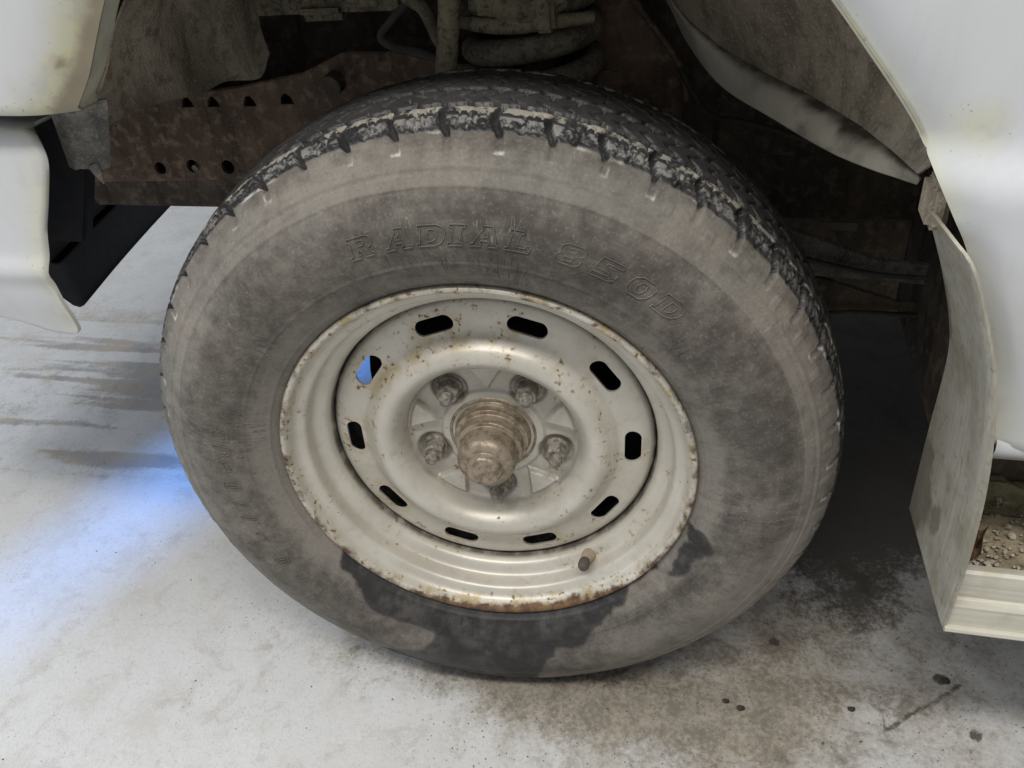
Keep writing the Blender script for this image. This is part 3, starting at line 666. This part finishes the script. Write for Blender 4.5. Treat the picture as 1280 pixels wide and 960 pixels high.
# lug nuts on studs
def nut_geo():
    parts = []
    def ring(r, y, n, rot=0): return [(r * cos(2 * pi * k / n + rot), y, r * sin(2 * pi * k / n + rot)) for k in range(n)]
    secs = [(.0138, .0075), (.0138, .0040), (.0128, .0030), (.0113, .0022), (.0113, -.0105), (.0098, -.0125), (.0068, -.0127)]
    V = []; n = 24
    for i, (r, y) in enumerate(secs):
        for k in range(n):
            a = 2 * pi * k / n
            hexr = r if i < 3 else r * (0.866 / cos(((a + pi / 6) % (pi / 3)) - pi / 6) * 1.0 + 0.0) * 1.06
            if i >= 5: hexr = r
            V.append((hexr * cos(a), y, hexr * sin(a)))
    F = [tuple(f) for f in grid_faces(len(secs), n, False, True)]
    parts.append((V, F))
    # threaded stud
    V = []; m = 26
    for i in range(m):
        y = -.0115 - .0120 * i / (m - 1); r = .0060 + (.00042 if i % 2 else -.0003)
        if i > m - 4: r -= .0008 * (i - m + 4)
        V += ring(r, y, 14)
    F = [tuple(f) for f in grid_faces(m, 14, False, True)] + [tuple(range((m - 1) * 14, m * 14))]
    parts.append((V, F))
    return join(parts)
V, F = nut_geo(); nut_me = None
for i in range(5):
    a = radians(-90 + 72 * i)
    if i == 0:
        o = mesh_obj('lug_nut', V, F, M['nut'], wheel, True, 30); nut_me = o.data
    else:
        o = bpy.data.objects.new('lug_nut', nut_me); col.objects.link(o); o.parent = wheel
    o.location = (.0690 * cos(a), .0630, .0690 * sin(a)); o.rotation_euler = (0, 0.6 + i * 0.9, 0)

# valve stem and cap
a = radians(-57)
e = np.array([cos(a), 0, sin(a)])
tube('valve_stem', [e * .1815 + [0, .0420, 0], e * .1775 + [0, .0355, 0], e * .1745 + [0, .0285, 0], e * .1728 + [0, .0235, 0]], [.0086, .0078, .0060, .0052], M['brass'], wheel, 16, 14)
tube('valve_cap', [e * .1730 + [0, .0240, 0], e * .1722 + [0, .0220, 0], e * .1702 + [0, .0120, 0], e * .1700 + [0, .0112, 0]], [.0060, .0064, .0060, .0036], M['valve'], wheel, 14, 10)

# brake drum and axle behind
V, F = lathe([(.0001, .0710), (.120, .0715), (.126, .0745), (.128, .085), (.128, .150), (.060, .156), (.045, .30), (.0001, .30)], 72)
mesh_obj('brake_drum', V, F, M['drum'], wheel, True, 40)
V, F = lathe([(.128, .150), (.158, .156), (.160, .160), (.10, .166), (.0001, .166)], 72)
mesh_obj('brake_backing_plate', V, F, M['under'], wheel, True, 40)

V, F = box_geo((.095, .090, -.150), (.162, .150, .055), .008); mesh_obj('slot_dark_block', V, F, M['drum'], wheel, True, 40)  # added dark block, hides the lit floor behind the right slot

# ---- body panels
ARCH = [(-.287, .714), (-.266, .738), (-.249, .763), (-.230, .790), (-.205, .820), (-.150, .868), (-.080, .902), (.010, .915), (.100, .898), (.180, .860), (.235, .808),
        (.268, .771), (.295, .738), (.318, .709), (.332, .689), (.346, .663), (.360, .638), (.373, .614), (.389, .571), (.413, .505), (.424, .457)]
def fender_y(x, z, d):
    """outer face of the side: rolls out from the arch lip, ledge along the door-line, slight tumblehome"""
    y = -.030 - .020 * (1 - np.exp(-(d / .022) ** 1.3))
    right = smooth(.05, .30, x)
    ledge = smooth(.690, .655, z) * right
    y = y + right * (.008 - .016 * ledge) + right * .010 * smooth(.60, .46, z) * (1 - np.exp(-d / .02))
    y = y + .10 * np.clip((z - .90) / .4, 0, 1) ** 1.5
    y = y + .35 * np.clip((-x - .42), 0, 1) ** 2
    return y
def make_fender():
    A = spline(ARCH, 150)
    L0 = np.array([(-1.00, .745), (-1.00, 1.10), (-.6, 1.18), (0.0, 1.20), (.6, 1.20), (1.25, 1.20), (1.25, .457)])
    # outer boundary sampled with matching share of the arch
    key = [0, 18, 40, 75, 105, 122, 149]
    B = np.zeros((150, 2))
    for i in range(len(key) - 1):
        for j in range(key[i], key[i + 1] + 1):
            u = (j - key[i]) / (key[i + 1] - key[i]); B[j] = L0[i] * (1 - u) + L0[i + 1] * u
    dist = np.concatenate([[0, .0015, .004, .007, .010, .014, .019, .025, .033, .042, .053, .067, .085, .11, .145, .19]])
    rows = []; stain = []
    T = np.gradient(A, axis=0); T /= np.linalg.norm(T, axis=1)[:, None]
    # returned flange behind the lip
    for back, ins in ((.030, .004), (.022, .0025), (.012, .001), (.005, .0)):
        nrm = np.stack([-T[:, 1], T[:, 0]], 1)
        q = A + nrm * (ins + .0015)
        rows.append(np.stack([q[:, 0], np.full(150, -.030 + back), q[:, 1]], 1)); stain.append(np.full(150, .75))
    D = B - A; LD = np.linalg.norm(D, axis=1)
    for d in list(dist) + [None] * 9:
        if d is None:
            k = sum(1 for r_ in rows) - 4 - len(dist) + 1
            dd = .19 + (LD - .19) * (k / 9.0)
        else: dd = np.full(150, d)
        q = A + D / LD[:, None] * dd[:, None]
        y = fender_y(q[:, 0], q[:, 1], dd)
        rows.append(np.stack([q[:, 0], y, q[:, 1]], 1))
        lft = smooth(.0, -.2, q[:, 0])
        s = np.exp(-dd / .020) * .62 + lft * (np.exp(-dd / .045) * .62) + (1 - lft) * .62 * np.exp(-((q[:, 0] - .365) / .02) ** 2 - ((q[:, 1] - .70) / .02) ** 2)
        s += lft * .30 * np.exp(-np.clip(q[:, 1] - .716, 0, 1) / .02)
        s += lft * .55 * np.exp(-((q[:, 0] + .279) / .005) ** 2 - ((q[:, 1] - .752) / .005) ** 2)
        stain.append(s)
    Gd = np.array(rows); S = np.array(stain)
    # folded lower edges (front lower edge and sill): add a turned-in column at each end
    def fold(colm, s):
        c1 = colm.copy(); c1[:, 2] -= .003; c1[:, 1] += .003
        c2 = colm.copy(); c2[:, 2] -= .003; c2[:, 1] += .022
        return [c2, c1]
    f0 = fold(Gd[:, 0], 1); f1 = fold(Gd[:, -1], 1)
    Gd = np.stack(f0 + [Gd[:, j] for j in range(150)] + f1[::-1], 1)
    S = np.hstack([S[:, :1], S[:, :1], S, S[:, -1:], S[:, -1:]])
    return sheet('fender', Gd, M['paint'], car, 0.0012, dict(stain=S), sharp=50)
make_fender()
# rocker under the side: bright lower edge and turned-under strip
xs = np.linspace(.4245, 1.25, 20)
prof = [(-.0345, .4640), (-.0400, .4585), (-.0415, .4530), (-.0395, .4475), (-.0320, .4400), (-.0240, .4320), (-.0120, .4290), (.0500, .4300)]
Gd = np.array([[(x, y, z) for y, z in prof] for x in xs])
sheet('rocker_panel', Gd, M['paint'], car, .0012, dict(stain=np.full((20, len(prof)), .12)), sharp=60)

# bumper end, wrapping forward
def make_bumper():
    edge = spline([(-.352, .693), (-.343, .688), (-.3385, .679), (-.3405, .664), (-.356, .632), (-.371, .603), (-.380, .575), (-.385, .548), (-.387, .520), (-.3895, .502), (-.393, .492), (-.402, .4885)], 44)
    top = lambda x: .6935 + .006 * np.clip((-x - .34) / .05, 0, 1) + .04 * np.clip(-x - .4, 0, 1)
    bot = lambda x: .4885 + .020 * np.clip((-x - .402) / .08, 0, 1) + .03 * np.clip(-x - .48, 0, 1)
    nu = 30; G2 = []; S = []
    for i, (ex, ez) in enumerate(edge):
        v = i / (len(edge) - 1)
        row = []; st = []
        # rounded return at the rear edge, then out and forward
        samples = [(.030, .030), (.019, .020), (.011, .012), (.005, .006), (.002, .0025), (.003, .0007), (.006, 0)]
        for dx, dy in samples: row.append((ex - dx, dy * (1 - .85 * float(smooth(.45, .8, np.array(v)))), ez)); st.append(.55)
        for k in range(1, nu + 1):
            u = (k / nu) ** 1.6; x = ex - .006 - u * (1.05 + ex)
            tz = (ez - .4885) / (.693 - .4885); z_f = bot(x) + (top(x) - bot(x)) * tz
            z = ez + (z_f - ez) * smooth(0, .06, np.array(ex - x))
            row.append((x, 0, float(z))); st.append(float(.66 * np.exp(-(ex - x) / .030) + .10))
        G2.append(row); S.append(st)
    G2 = np.array(G2)
    # section: rounded top edge, crease at mid height, lower half turned under
    zt = (G2[:, :, 2] - .4885) / (.700 - .4885)
    sec = .016 * np.clip((zt - .90) / .10, 0, 1) ** 2 + .014 * smooth(.37, .02, zt) * np.clip((.37 - zt) / .37, 0, 1) - .006 * np.exp(-((zt - .36) / .05) ** 2)
    G2[:, :, 1] += -.028 + sec + .55 * np.clip(-G2[:, :, 0] - .62, 0, 1) ** 2
    # turned-in top and bottom rows
    t0 = G2[0].copy(); t0[:, 1] += .014; t0[:, 2] += .0015; t1 = t0.copy(); t1[:, 1] += .06; t1[:, 2] -= .001
    b0 = G2[-1].copy(); b0[:, 1] += .004; b0[:, 2] -= .001; b1 = b0.copy(); b1[:, 1] += .006; b1[:, 2] += .002
    G3 = np.concatenate([t1[None], t0[None], G2, b0[None], b1[None]]); S = np.array(S); S = np.vstack([S[:1], S[:1], S, S[-1:], S[-1:]])
    return sheet('bumper', G3, M['paint'], car, .003, dict(stain=S), sharp=60)
make_bumper()

# dark filler behind the bumper gap and black valance across the front
plate('gap_filler', [(-1.0, .56), (-.40, .56), (-.352, .66), (-.345, .725), (-1.0, .76)], .040, .055, M['black'], car, .003)
vp = [(-.815, .375, .300), (-.826, .405, .262), (-.832, .422, .249), (-.839, .436, .243), (-.880, .60, .244), (-.925, .80, .244), (-.955, .97, .244), (-.975, 1.25, .245)]
vs = spline(vp, 40)
sec = [(0.0, 0.0), (-.006, .006), (-.010, .03), (-.012, .075), (-.014, .078), (-.030, .080), (-.032, .083), (-.035, .18), (-.04, .42)]
Gd = np.array([[(p_[0] + dx, p_[1], p_[2] + dz) for dx, dz in sec] for p_ in vs])
sheet('front_valance', Gd, M['black'], car, .003)

# guard plate between wheel and step
go = spline([(.421, -.060, .270), (.4205, -.060, .353), (.415, -.060, .438), (.403, -.060, .518), (.386, -.060, .575), (.371, -.060, .613), (.360, -.047, .626), (.352, -.020, .632)], 60)
gi = spline([(.415, .090, .270), (.4115, .080, .374), (.406, .060, .467), (.396, .045, .514), (.379, .030, .564), (.364, .012, .600), (.356, .002, .618), (.350, -.006, .630)], 60)
uu = np.linspace(0, 1, 26)
Gd = np.array([[gi[i] * (1 - u) + go[i] * u for u in uu] for i in range(60)])
bow = np.sin(np.pi * uu)[None, :] * np.sin(np.linspace(0, pi, 60))[:, None] * .004
Gd[:, :, 0] += bow
Gd[:, -3:, 0] += np.array([0, .0012, .004])[None, :] * np.sin(np.linspace(0.2, pi, 60))[:, None]
Pz = Gd.reshape(-1, 3); nzg = fbm(Pz, 26, 6, 3).reshape(60, 26)
v_ = np.linspace(0, 1, 60)[:, None]; u_ = uu[None, :]
dk = .75 * smooth(.44, .24, u_ + (nzg - .5) * .35 + .75 * np.clip(v_ - .10, 0, 1)) * smooth(.30, .24, v_)
dk = np.maximum(dk, .9 * smooth(.07, .03, np.hypot((u_ - .45) * 1.1, (v_ - .13) * 1.4) + (nzg - .5) * .12))
dk = np.maximum(dk, smooth(.10, .02, u_) * smooth(.55, .62, v_) * smooth(.9, .7, v_) * .9)
dk = np.maximum(dk, .65 * smooth(.035, .012, np.hypot((u_ - .62) * .5, v_ - .905) + (nzg - .5) * .06))
sheet('splash_guard', Gd, M['alu'], car, .0022, dict(dirt=dk), sharp=50)
# bolt bracket above the guard
V, F = box_geo((.348, -.018, .618), (.362, .016, .650), .004); mesh_obj('guard_bracket', V, F, M['liner'], car, True, 40)

# running board
xs = np.linspace(.4215, 1.3, 8)
prof = [(.080, .318), (.080, .310), (-.0455, .3145), (-.0470, .3235), (-.0490, .3262), (-.0560, .3268), (-.0590, .3250), (-.0600, .3200), (-.0605, .2990), (-.0625, .2972), (-.0668, .2965), (-.0685, .2945),
        (-.0690, .2760), (-.0700, .2735), (-.0745, .2730), (-.0755, .2705), (-.0740, .2680), (-.0660, .2675), (-.060, .280), (.080, .285)]
prof = [(y + .012 if y < 0 else y, z) for y, z in prof]
Gd = np.array([[(x, y, z) for y, z in prof] for x in xs])
V = Gd.reshape(-1, 3); k = len(prof)
F = [tuple(f) for f in grid_faces(8, k, False, True)] + [tuple(range(k)), tuple(range(7 * k, 8 * k))[::-1]]
step = mesh_obj('running_board', V, F, M['step'], car, True, 30)
# ribbed tread surface of the step, caked with dirt
ys = np.linspace(-.0325, .079, 110); xs = np.linspace(.424, 1.0, 160)
gx, gy = np.meshgrid(xs, ys, indexing='ij'); P = np.stack([gx.ravel(), gy.ravel(), 0 * gx.ravel()], 1)
cake = fbm(P, 35, 4, 4).reshape(gx.shape); fine = fbm(P, 160, 6, 3).reshape(gx.shape)
rib = 0.0035 * smooth(.35, .5, np.abs(((gy / .034) % 1.0) - .5)) * smooth(-.01, .02, gy)
gz = .3165 + rib + .006 * smooth(.5, .75, cake) + .0022 * (fine - .5) + .008 * smooth(.05, .078, gy)
dirt = smooth(.02, .06, gy) * smooth(.52, .45, cake) * 0 + smooth(.035, .07, gy)
mesh_obj('step_tread', np.stack([gx, gy, gz], -1).reshape(-1, 3), grid_faces(160, 110), M['stepdirt'], car, True, None, dict(dirt=dirt.ravel()))

V, F = box_geo((.45, .084, .26), (1.28, .10, .372), .004); mesh_obj('step_bracket', V, F, M['under'], car, True, 40)

# ---- inside the wheel house
def ruled(name, a, b, mat, n=60, mcount=26, sag=(0, 0, 0), rough=0.0, seed=3, thick=.0015, attrs=None):
    A = spline(a, n); B = spline(b, n); u = np.linspace(0, 1, mcount)
    Gd = A[:, None, :] * (1 - u)[None, :, None] + B[:, None, :] * u[None, :, None]
    Gd = Gd + np.sin(np.pi * u)[None, :, None] * np.array(sag)[None, None, :]
    if rough:
        nz = fbm(Gd.reshape(-1, 3), 20, seed, 4).reshape(n, mcount) - .5
        Gd[:, :, 1] += nz * rough; Gd[:, :, 2] += nz * rough * .6
    at = {k_: f(np.linspace(0, 1, n)[:, None], u[None, :], fbm(Gd.reshape(-1, 3), 30, seed + 5, 4).reshape(n, mcount)) for k_, f in (attrs or {}).items()}
    return sheet(name, Gd, mat, car, thick, at)
# rear half of the liner: from the arch lip in to a pale rolled edge
lip_r = [(.15, .002, .880), (.235, .0, .812), (.270, .0, .774), (.297, .0, .742), (.320, .0, .713), (.348, .0, .667), (.357, .0, .648)]
hi_r = [(.10, .30, .775), (.150, .280, .717), (.186, .250, .690), (.240, .210, .667), (.296, .150, .652), (.331, .090, .642), (.347, .030, .640)]
lo_r = [(.098, .325, .775), (.145, .300, .713), (.167, .270, .682), (.202, .230, .651), (.246, .180, .637), (.303, .110, .625), (.349, .034, .632)]
ruled('wheel_arch_liner', hi_r, lip_r, M['liner'], sag=(.030, .0, .035), rough=.008)
ruled('liner_edge', lo_r, hi_r, M['spray'], mcount=14, sag=(0, -.008, .004), rough=.002,
      attrs=dict(dirt=lambda v, u, nz: np.clip(smooth(.40, 1.0, u) * .80 + .55 * smooth(.55, .70, v) * smooth(.86, .74, v) * smooth(.42, .6, nz + .1) + .5 * smooth(.84, .95, v), 0, 1)))
# under the liner edge: fold back inwards
lo2 = [(p_[0] + .01, p_[1] + .12, p_[2] - .015) for p_ in lo_r]
ruled('liner_return', lo2, lo_r, M['under'], mcount=10)
# front half of the liner
lip_f = [(-.292, .0, .712), (-.270, .0, .738), (-.253, .0, .763), (-.234, .0, .790), (-.21, .0, .822), (-.15, .0, .872)]
in_f = [(-.309, .030, .677), (-.309, .100, .679), (-.299, .150, .6725), (-.290, .190, .674), (-.270, .220, .668), (-.25, .25, .72)]
A = spline([(-.312, .006, .686), (-.309, .020, .678), (-.310, .040, .682), (-.309, .100, .679), (-.299, .150, .6725), (-.290, .190, .674), (-.270, .220, .669), (-.258, .235, .69)], 60)
Bp = spline([(-.288, .0, .716), (-.270, .0, .740), (-.253, .0, .765), (-.236, .02, .792), (-.22, .06, .83), (-.20, .12, .86), (-.18, .18, .88), (-.17, .22, .89)], 60)
u = np.linspace(0, 1, 30)
Gd = A[:, None, :] * (1 - u)[None, :, None] + Bp[:, None, :] * u[None, :, None]
nz = fbm(Gd.reshape(-1, 3), 14, 12, 4).reshape(60, 30) - .5
fold = np.sin(np.linspace(0, 1, 60) * 17)[:, None] * .004 * np.sin(np.pi * u)[None, :]
Gd[:, :, 0] += -.03 * np.sin(np.pi * u)[None, :] + nz * .012 + fold; Gd[:, :, 1] += nz * .010
sheet('wheel_arch_liner', Gd, M['liner'], car, .0015)
# stiffener flap on the front lip and the bare bracket hanging under it
Gd = np.array([[(-.335 + .054 * u - .014 * v * (1 - u) - .031 * v * u, -.012 + .006 * u + .012 * v + .006 * cos(u * 6), .712 - .060 * v - .002 * sin(u * 9) * v) for u in np.linspace(0, 1, 14)] for v in np.linspace(0, 1, 16)])
sheet('fender_bracket', Gd, M['bracket'], car, .0025)
V, F = tube_geo([(-.321, .002, .656), (-.319, .002, .648), (-.317, .002, .638)], [.005, .004, .0008], 8); mesh_obj('bracket_clip', V, F, M['bracket'], car)

# frame rail with its row of holes
rail_o = [(-1.0, .500), (-.70, .518), (-.583, .521), (-.391, .526), (-.20, .540), (-.02, .555), (.10, .55), (.10, .645), (.02, .655), (-.088, .658), (-.141, .672), (-.207, .674), (-.261, .653), (-.347, .639), (-.424, .632), (-.522, .622), (-1.0, .60)]
rail = plate('frame_rail', rail_o, .300, .306, M['rail'], car, .0015)
cuts = []
def prism(pts, y0, y1):
    n = len(pts); V = [(x, y0, z) for x, z in pts] + [(x, y1, z) for x, z in pts]
    return (np.array(V), [tuple(range(n))[::-1], tuple(range(n, 2 * n))] + [(i, (i + 1) % n, n + (i + 1) % n, n + i) for i in range(n)])
for hx, hz in ((-.424, .6205), (-.389, .6205), (-.340, .6205), (-.291, .6225)):
    cuts.append(prism([(hx - .0085, hz - .005), (hx + .0090, hz - .005), (hx + .0070, hz + .0015), (hx + .0025, hz + .007), (hx - .0015, hz + .0075), (hx - .006, hz + .003)], .28, .33))
for hx, hz, r in ((-.491, .539, .008), (-.443, .542, .0085), (-.393, .541, .009), (-.235, .64, .006)):
    cuts.append(prism([(hx + r * cos(2 * pi * k / 16), hz + r * sin(2 * pi * k / 16)) for k in range(16)], .28, .33))
boolean_cut(rail, cuts); rail.data.set_sharp_from_angle(angle=radians(35))
plate('frame_rail_web', [(x, z) for x, z in rail_o], .372, .376, M['under'], car, .001)
Gd = np.array([[(x, y, z) for y in np.linspace(.302, .374, 4)] for x, z in [(-1.0, .500), (-.70, .518), (-.583, .521), (-.391, .526), (-.20, .540), (-.02, .555), (.10, .55)]])
sheet('frame_rail_flange', Gd, M['rail'], car, .004)
V, F = tube_geo([(-.438, .296, .5405), (-.437, .306, .541)], [.0045, .0045], 10); mesh_obj('rail_plug', V, F, M['bracket'], car)
V, F = tube_geo([(-.225, .288, .64), (-.222, .31, .645)], [.012, .012], 14); mesh_obj('rail_grommet', V, F, M['under'], car)

# inner walls, engine bay mass, floor pan, hood: mostly unseen, added to shut light out
plate('inner_apron', [(-1.0, .56), (.55, .50), (.55, 1.18), (-1.0, 1.10)], .43, .44, M['under'], car, .002)
for nm, lo, hi in (('firewall', (.56, .02, .42), (.58, 1.5, 1.18)), ('floor_pan', (.462, .20, .40), (1.3, 1.5, .43)), ('hood', (-1.0, .0, 1.185), (1.3, 1.5, 1.20)),
                   ('far_side_panel', (-1.0, 1.48, .50), (1.3, 1.5, 1.18)), ('far_side_sill', (.25, 1.46, .20), (1.3, 1.475, .52)), ('gearbox', (.16, .52, .24), (1.28, 1.0, .41)), ('nose_panel', (-1.02, .05, .42), (-1.0, 1.48, 1.18)), ('rear_light_block', (1.29, -.03, .30), (1.31, 1.48, 1.18)),
                   ('engine_sump', (-.75, .45, .42), (.55, 1.1, .58)), ('rear_well_wall', (.440, .05, .30), (.455, .46, .66))):
    V, F = box_geo(lo, hi, .004); mesh_obj(nm, V, F, M['under'], car, True, 40)
# beam above, coil spring, damper tube, hoses, arms
V, F = join([box_geo((-.34, .29, .715), (-.125, .33, .77), .006), box_geo((-.25, .285, .708), (-.19, .33, .73), .008)])
mesh_obj('cross_beam', V, F, M['arm'], car, True, 40)
cs = []
for i in range(160):
    tt = i / 159 * 2 * pi * 4.5 + 2.6; cs.append((.008 + .062 * cos(tt), .300 + .062 * sin(tt), .600 + .036 * (tt - 2.6) / (2 * pi)))
V, F = tube_geo(cs, .0130, 14); mesh_obj('coil_spring', V, F, M['spring'], car)
V, F = lathe([(.0001, .0), (.075, .0), (.080, .006), (.080, .020), (.0001, .022)], 40); V = V[:, [0, 2, 1]] + [.008, .30, .590]
mesh_obj('spring_seat', V, F[:, ::-1], M['under'], car, True, 40)
tube('damper', [(.008, .30, .56), (.008, .30, .80)], .024, M['under'], car, 18)
tube('brake_hose', [(-.040, .195, .80), (-.045, .200, .740), (-.052, .200, .70), (-.058, .200, .664), (-.058, .19, .60)], .0105, M['arm'], car, 14, 24)
tube('brake_line', [(-.085, .24, .76), (-.100, .24, .734), (-.120, .24, .717), (-.135, .24, .702), (-.125, .24, .692), (-.100, .24, .686), (-.068, .22, .681), (-.05, .21, .67)], .0042, M['rubber'], car, 10, 50)
tube('vacuum_hose', [(-.115, .25, .75), (-.098, .235, .737), (-.085, .24, .725), (-.08, .26, .69)], .007, M['arm'], car, 10, 20)
V, F = join([tube_geo([(-.03, .235, .735), (.02, .225, .728), (.055, .235, .735)], [.016, .019, .013], 14, 14), tube_geo([(-.055, .235, .715), (.0, .215, .712), (.08, .25, .71)], [.006, .008, .006], 10, 12),
             box_geo((.03, .21, .705), (.05, .25, .76), .004), box_geo((-.03, .21, .722), (.01, .235, .76), .006)])
mesh_obj('upper_control_arm', V, F, M['arm'], car, True, 45)
plate('spring_tower', [(.03, .80), (.112, .72), (.112, .694), (.125, .679), (.158, .633), (.162, .52), (.03, .52)], .36, .366, M['rail'], car, .002)
tube('tower_flange', [(.100, .352, .715), (.114, .352, .695), (.127, .352, .679), (.158, .352, .635), (.165, .352, .60)], .0035, M['rail'], car, 8, 20)
tube('cable', [(.157, .350, .636), (.165, .345, .622), (.177, .340, .604), (.193, .340, .587), (.236, .340, .578), (.303, .330, .561), (.36, .30, .55)], .0030, M['rubber'], car, 8, 40)
# rear frame leg, its bracket and a paper tag
plate('frame_leg', [(.20, .50), (.292, .460), (.388, .425), (.447, .422), (.457, .394), (.393, .398), (.313, .402), (.20, .42)], .330, .335, M['bracket'], car, .0015)
plate('leg_bracket', [(.22, .41), (.333, .392), (.416, .366), (.465, .361), (.465, .350), (.41, .352), (.358, .339), (.22, .36)], .345, .350, M['under'], car, .0015)
tube('fuel_line', [(.23, .325, .45), (.30, .322, .43), (.38, .322, .412), (.45, .322, .408)], .0028, M['rubber'], car, 8, 20)
tube('lower_fuel_line', [(.27, .335, .335), (.36, .335, .352), (.45, .335, .352)], .003, M['rubber'], car, 8, 16)
V, F = box_geo((.318, .312, .468), (.356, .314, .478), .0005); mesh_obj('tag', V, F, M['tag'], car)
tube('lower_control_arm', [(-.02, .14, .26), (.03, .30, .30), (.06, .50, .33)], [.03, .026, .03], M['under'], car, 14, 12)
tube('axle_beam', [(0, .16, H), (0, .45, H - .01), (0, .7, H - .01)], [.05, .035, .04], M['under'], car, 16, 12)

# ------------------------------------------------------------------ loose things
def stone_mesh(seed, s, squash=.7, sub=2):
    bm = bmesh.new(); bmesh.ops.create_icosphere(bm, subdivisions=sub, radius=1)
    V = np.array([v.co[:] for v in bm.verts]); nz = fbm(V + seed * 3.1, 1.1, seed, 3)
    V = V * (0.6 + 0.8 * nz)[:, None] * [s, s * .8, s * squash]
    F = [tuple(v.index for v in f.verts) for f in bm.faces]; bm.free(); return V, F
parts = []
for i in range(210):
    q = abs(rng.normal(0, .030)); x = .427 + q + .004; y = rng.uniform(-.030, .062) if i % 3 else rng.uniform(-.030, .03)
    if rng.random() < .22: x = rng.uniform(.43, .60)
    s = rng.choice([.0016, .0022, .003, .004], p=[.4, .3, .2, .1])
    V, F = stone_mesh(i + 1, s, .65, 1); a_ = rng.uniform(0, 6.3)
    Rm = np.array([[cos(a_), -sin(a_), 0], [sin(a_), cos(a_), 0], [0, 0, 1]])
    parts.append((V @ Rm.T + [x, y, .3185 + s * .4], F))
V, F = join(parts); g = mesh_obj('gravel', V, F, M['stone'], None, True, 40)
g['kind'] = 'stuff'; g['label'] = 'fine gravel lying on the dirty running board'; g['category'] = 'gravel'
parts = []
bits = [stone_mesh(200 + i, 1.0, .6, 1) for i in range(12)]
for i in range(700):
    if i < 520: x, y = rng.normal(.22, .22), rng.normal(.03, .09)
    else: x, y = rng.uniform(-1.1, .6), rng.uniform(-.25, .6)
    s = float(rng.choice([.0006, .0009, .0013, .0020], p=[.55, .33, .11, .01]))
    if x * x + (y - .1) ** 2 < .0036: continue
    V, F = bits[i % 12]; a_ = rng.uniform(0, 6.3)
    Rm = np.array([[cos(a_), -sin(a_), 0], [sin(a_), cos(a_), 0], [0, 0, 1]])
    parts.append((V * s @ Rm.T + [x, y, s * .3], F))
V, F = join(parts); g = mesh_obj('floor_grit', V, F, M['grit'], None, True, 40)
g['kind'] = 'stuff'; g['label'] = 'loose grit scattered over the concrete floor'; g['category'] = 'grit'
# curled dead leaf among the gravel
Gd = np.array([[(.4335 + .010 * u + .012 * v - .0, -.026 + .034 * (v - .1) + .012 * (u - .5) * sin(pi * min(1, v * .9 + .08)), .3255 + .006 * (abs(u - .5) * 2) ** 2 + .003 * sin(v * 7)) for u in np.linspace(0, 1, 9)] for v in np.linspace(0, 1, 16)])
lf = sheet('dead_leaf', Gd, M['leaf'], None, .0006)
lf['label'] = 'curled brown dead leaf on the running board beside the splash guard'; lf['category'] = 'leaf'
for i, (x, y, s, lab) in enumerate(((.2535, .0240, .0055, 'small black dirt crumb on the floor, left of the close pair below the tyre'),
                                    (.2700, .0175, .0062, 'small black dirt crumb on the floor, right of the close pair below the tyre'),
                                    (.3930, .0385, .0058, 'flat brown dirt crumb on the floor left of the tick-shaped stain'),
                                    (.5010, .0960, .0068, 'dark dirt crumb on the floor under the running board, on the tick-shaped stain'))):
    V, F = stone_mesh(40 + i, s * .75, .45, 3); o = mesh_obj('dirt_crumb', V, F, M['crumb'], None, True, 50); o.location = (x, y, s * .22)
    o['label'] = lab; o['category'] = 'dirt'; o['group'] = 'dirt crumbs on the floor'
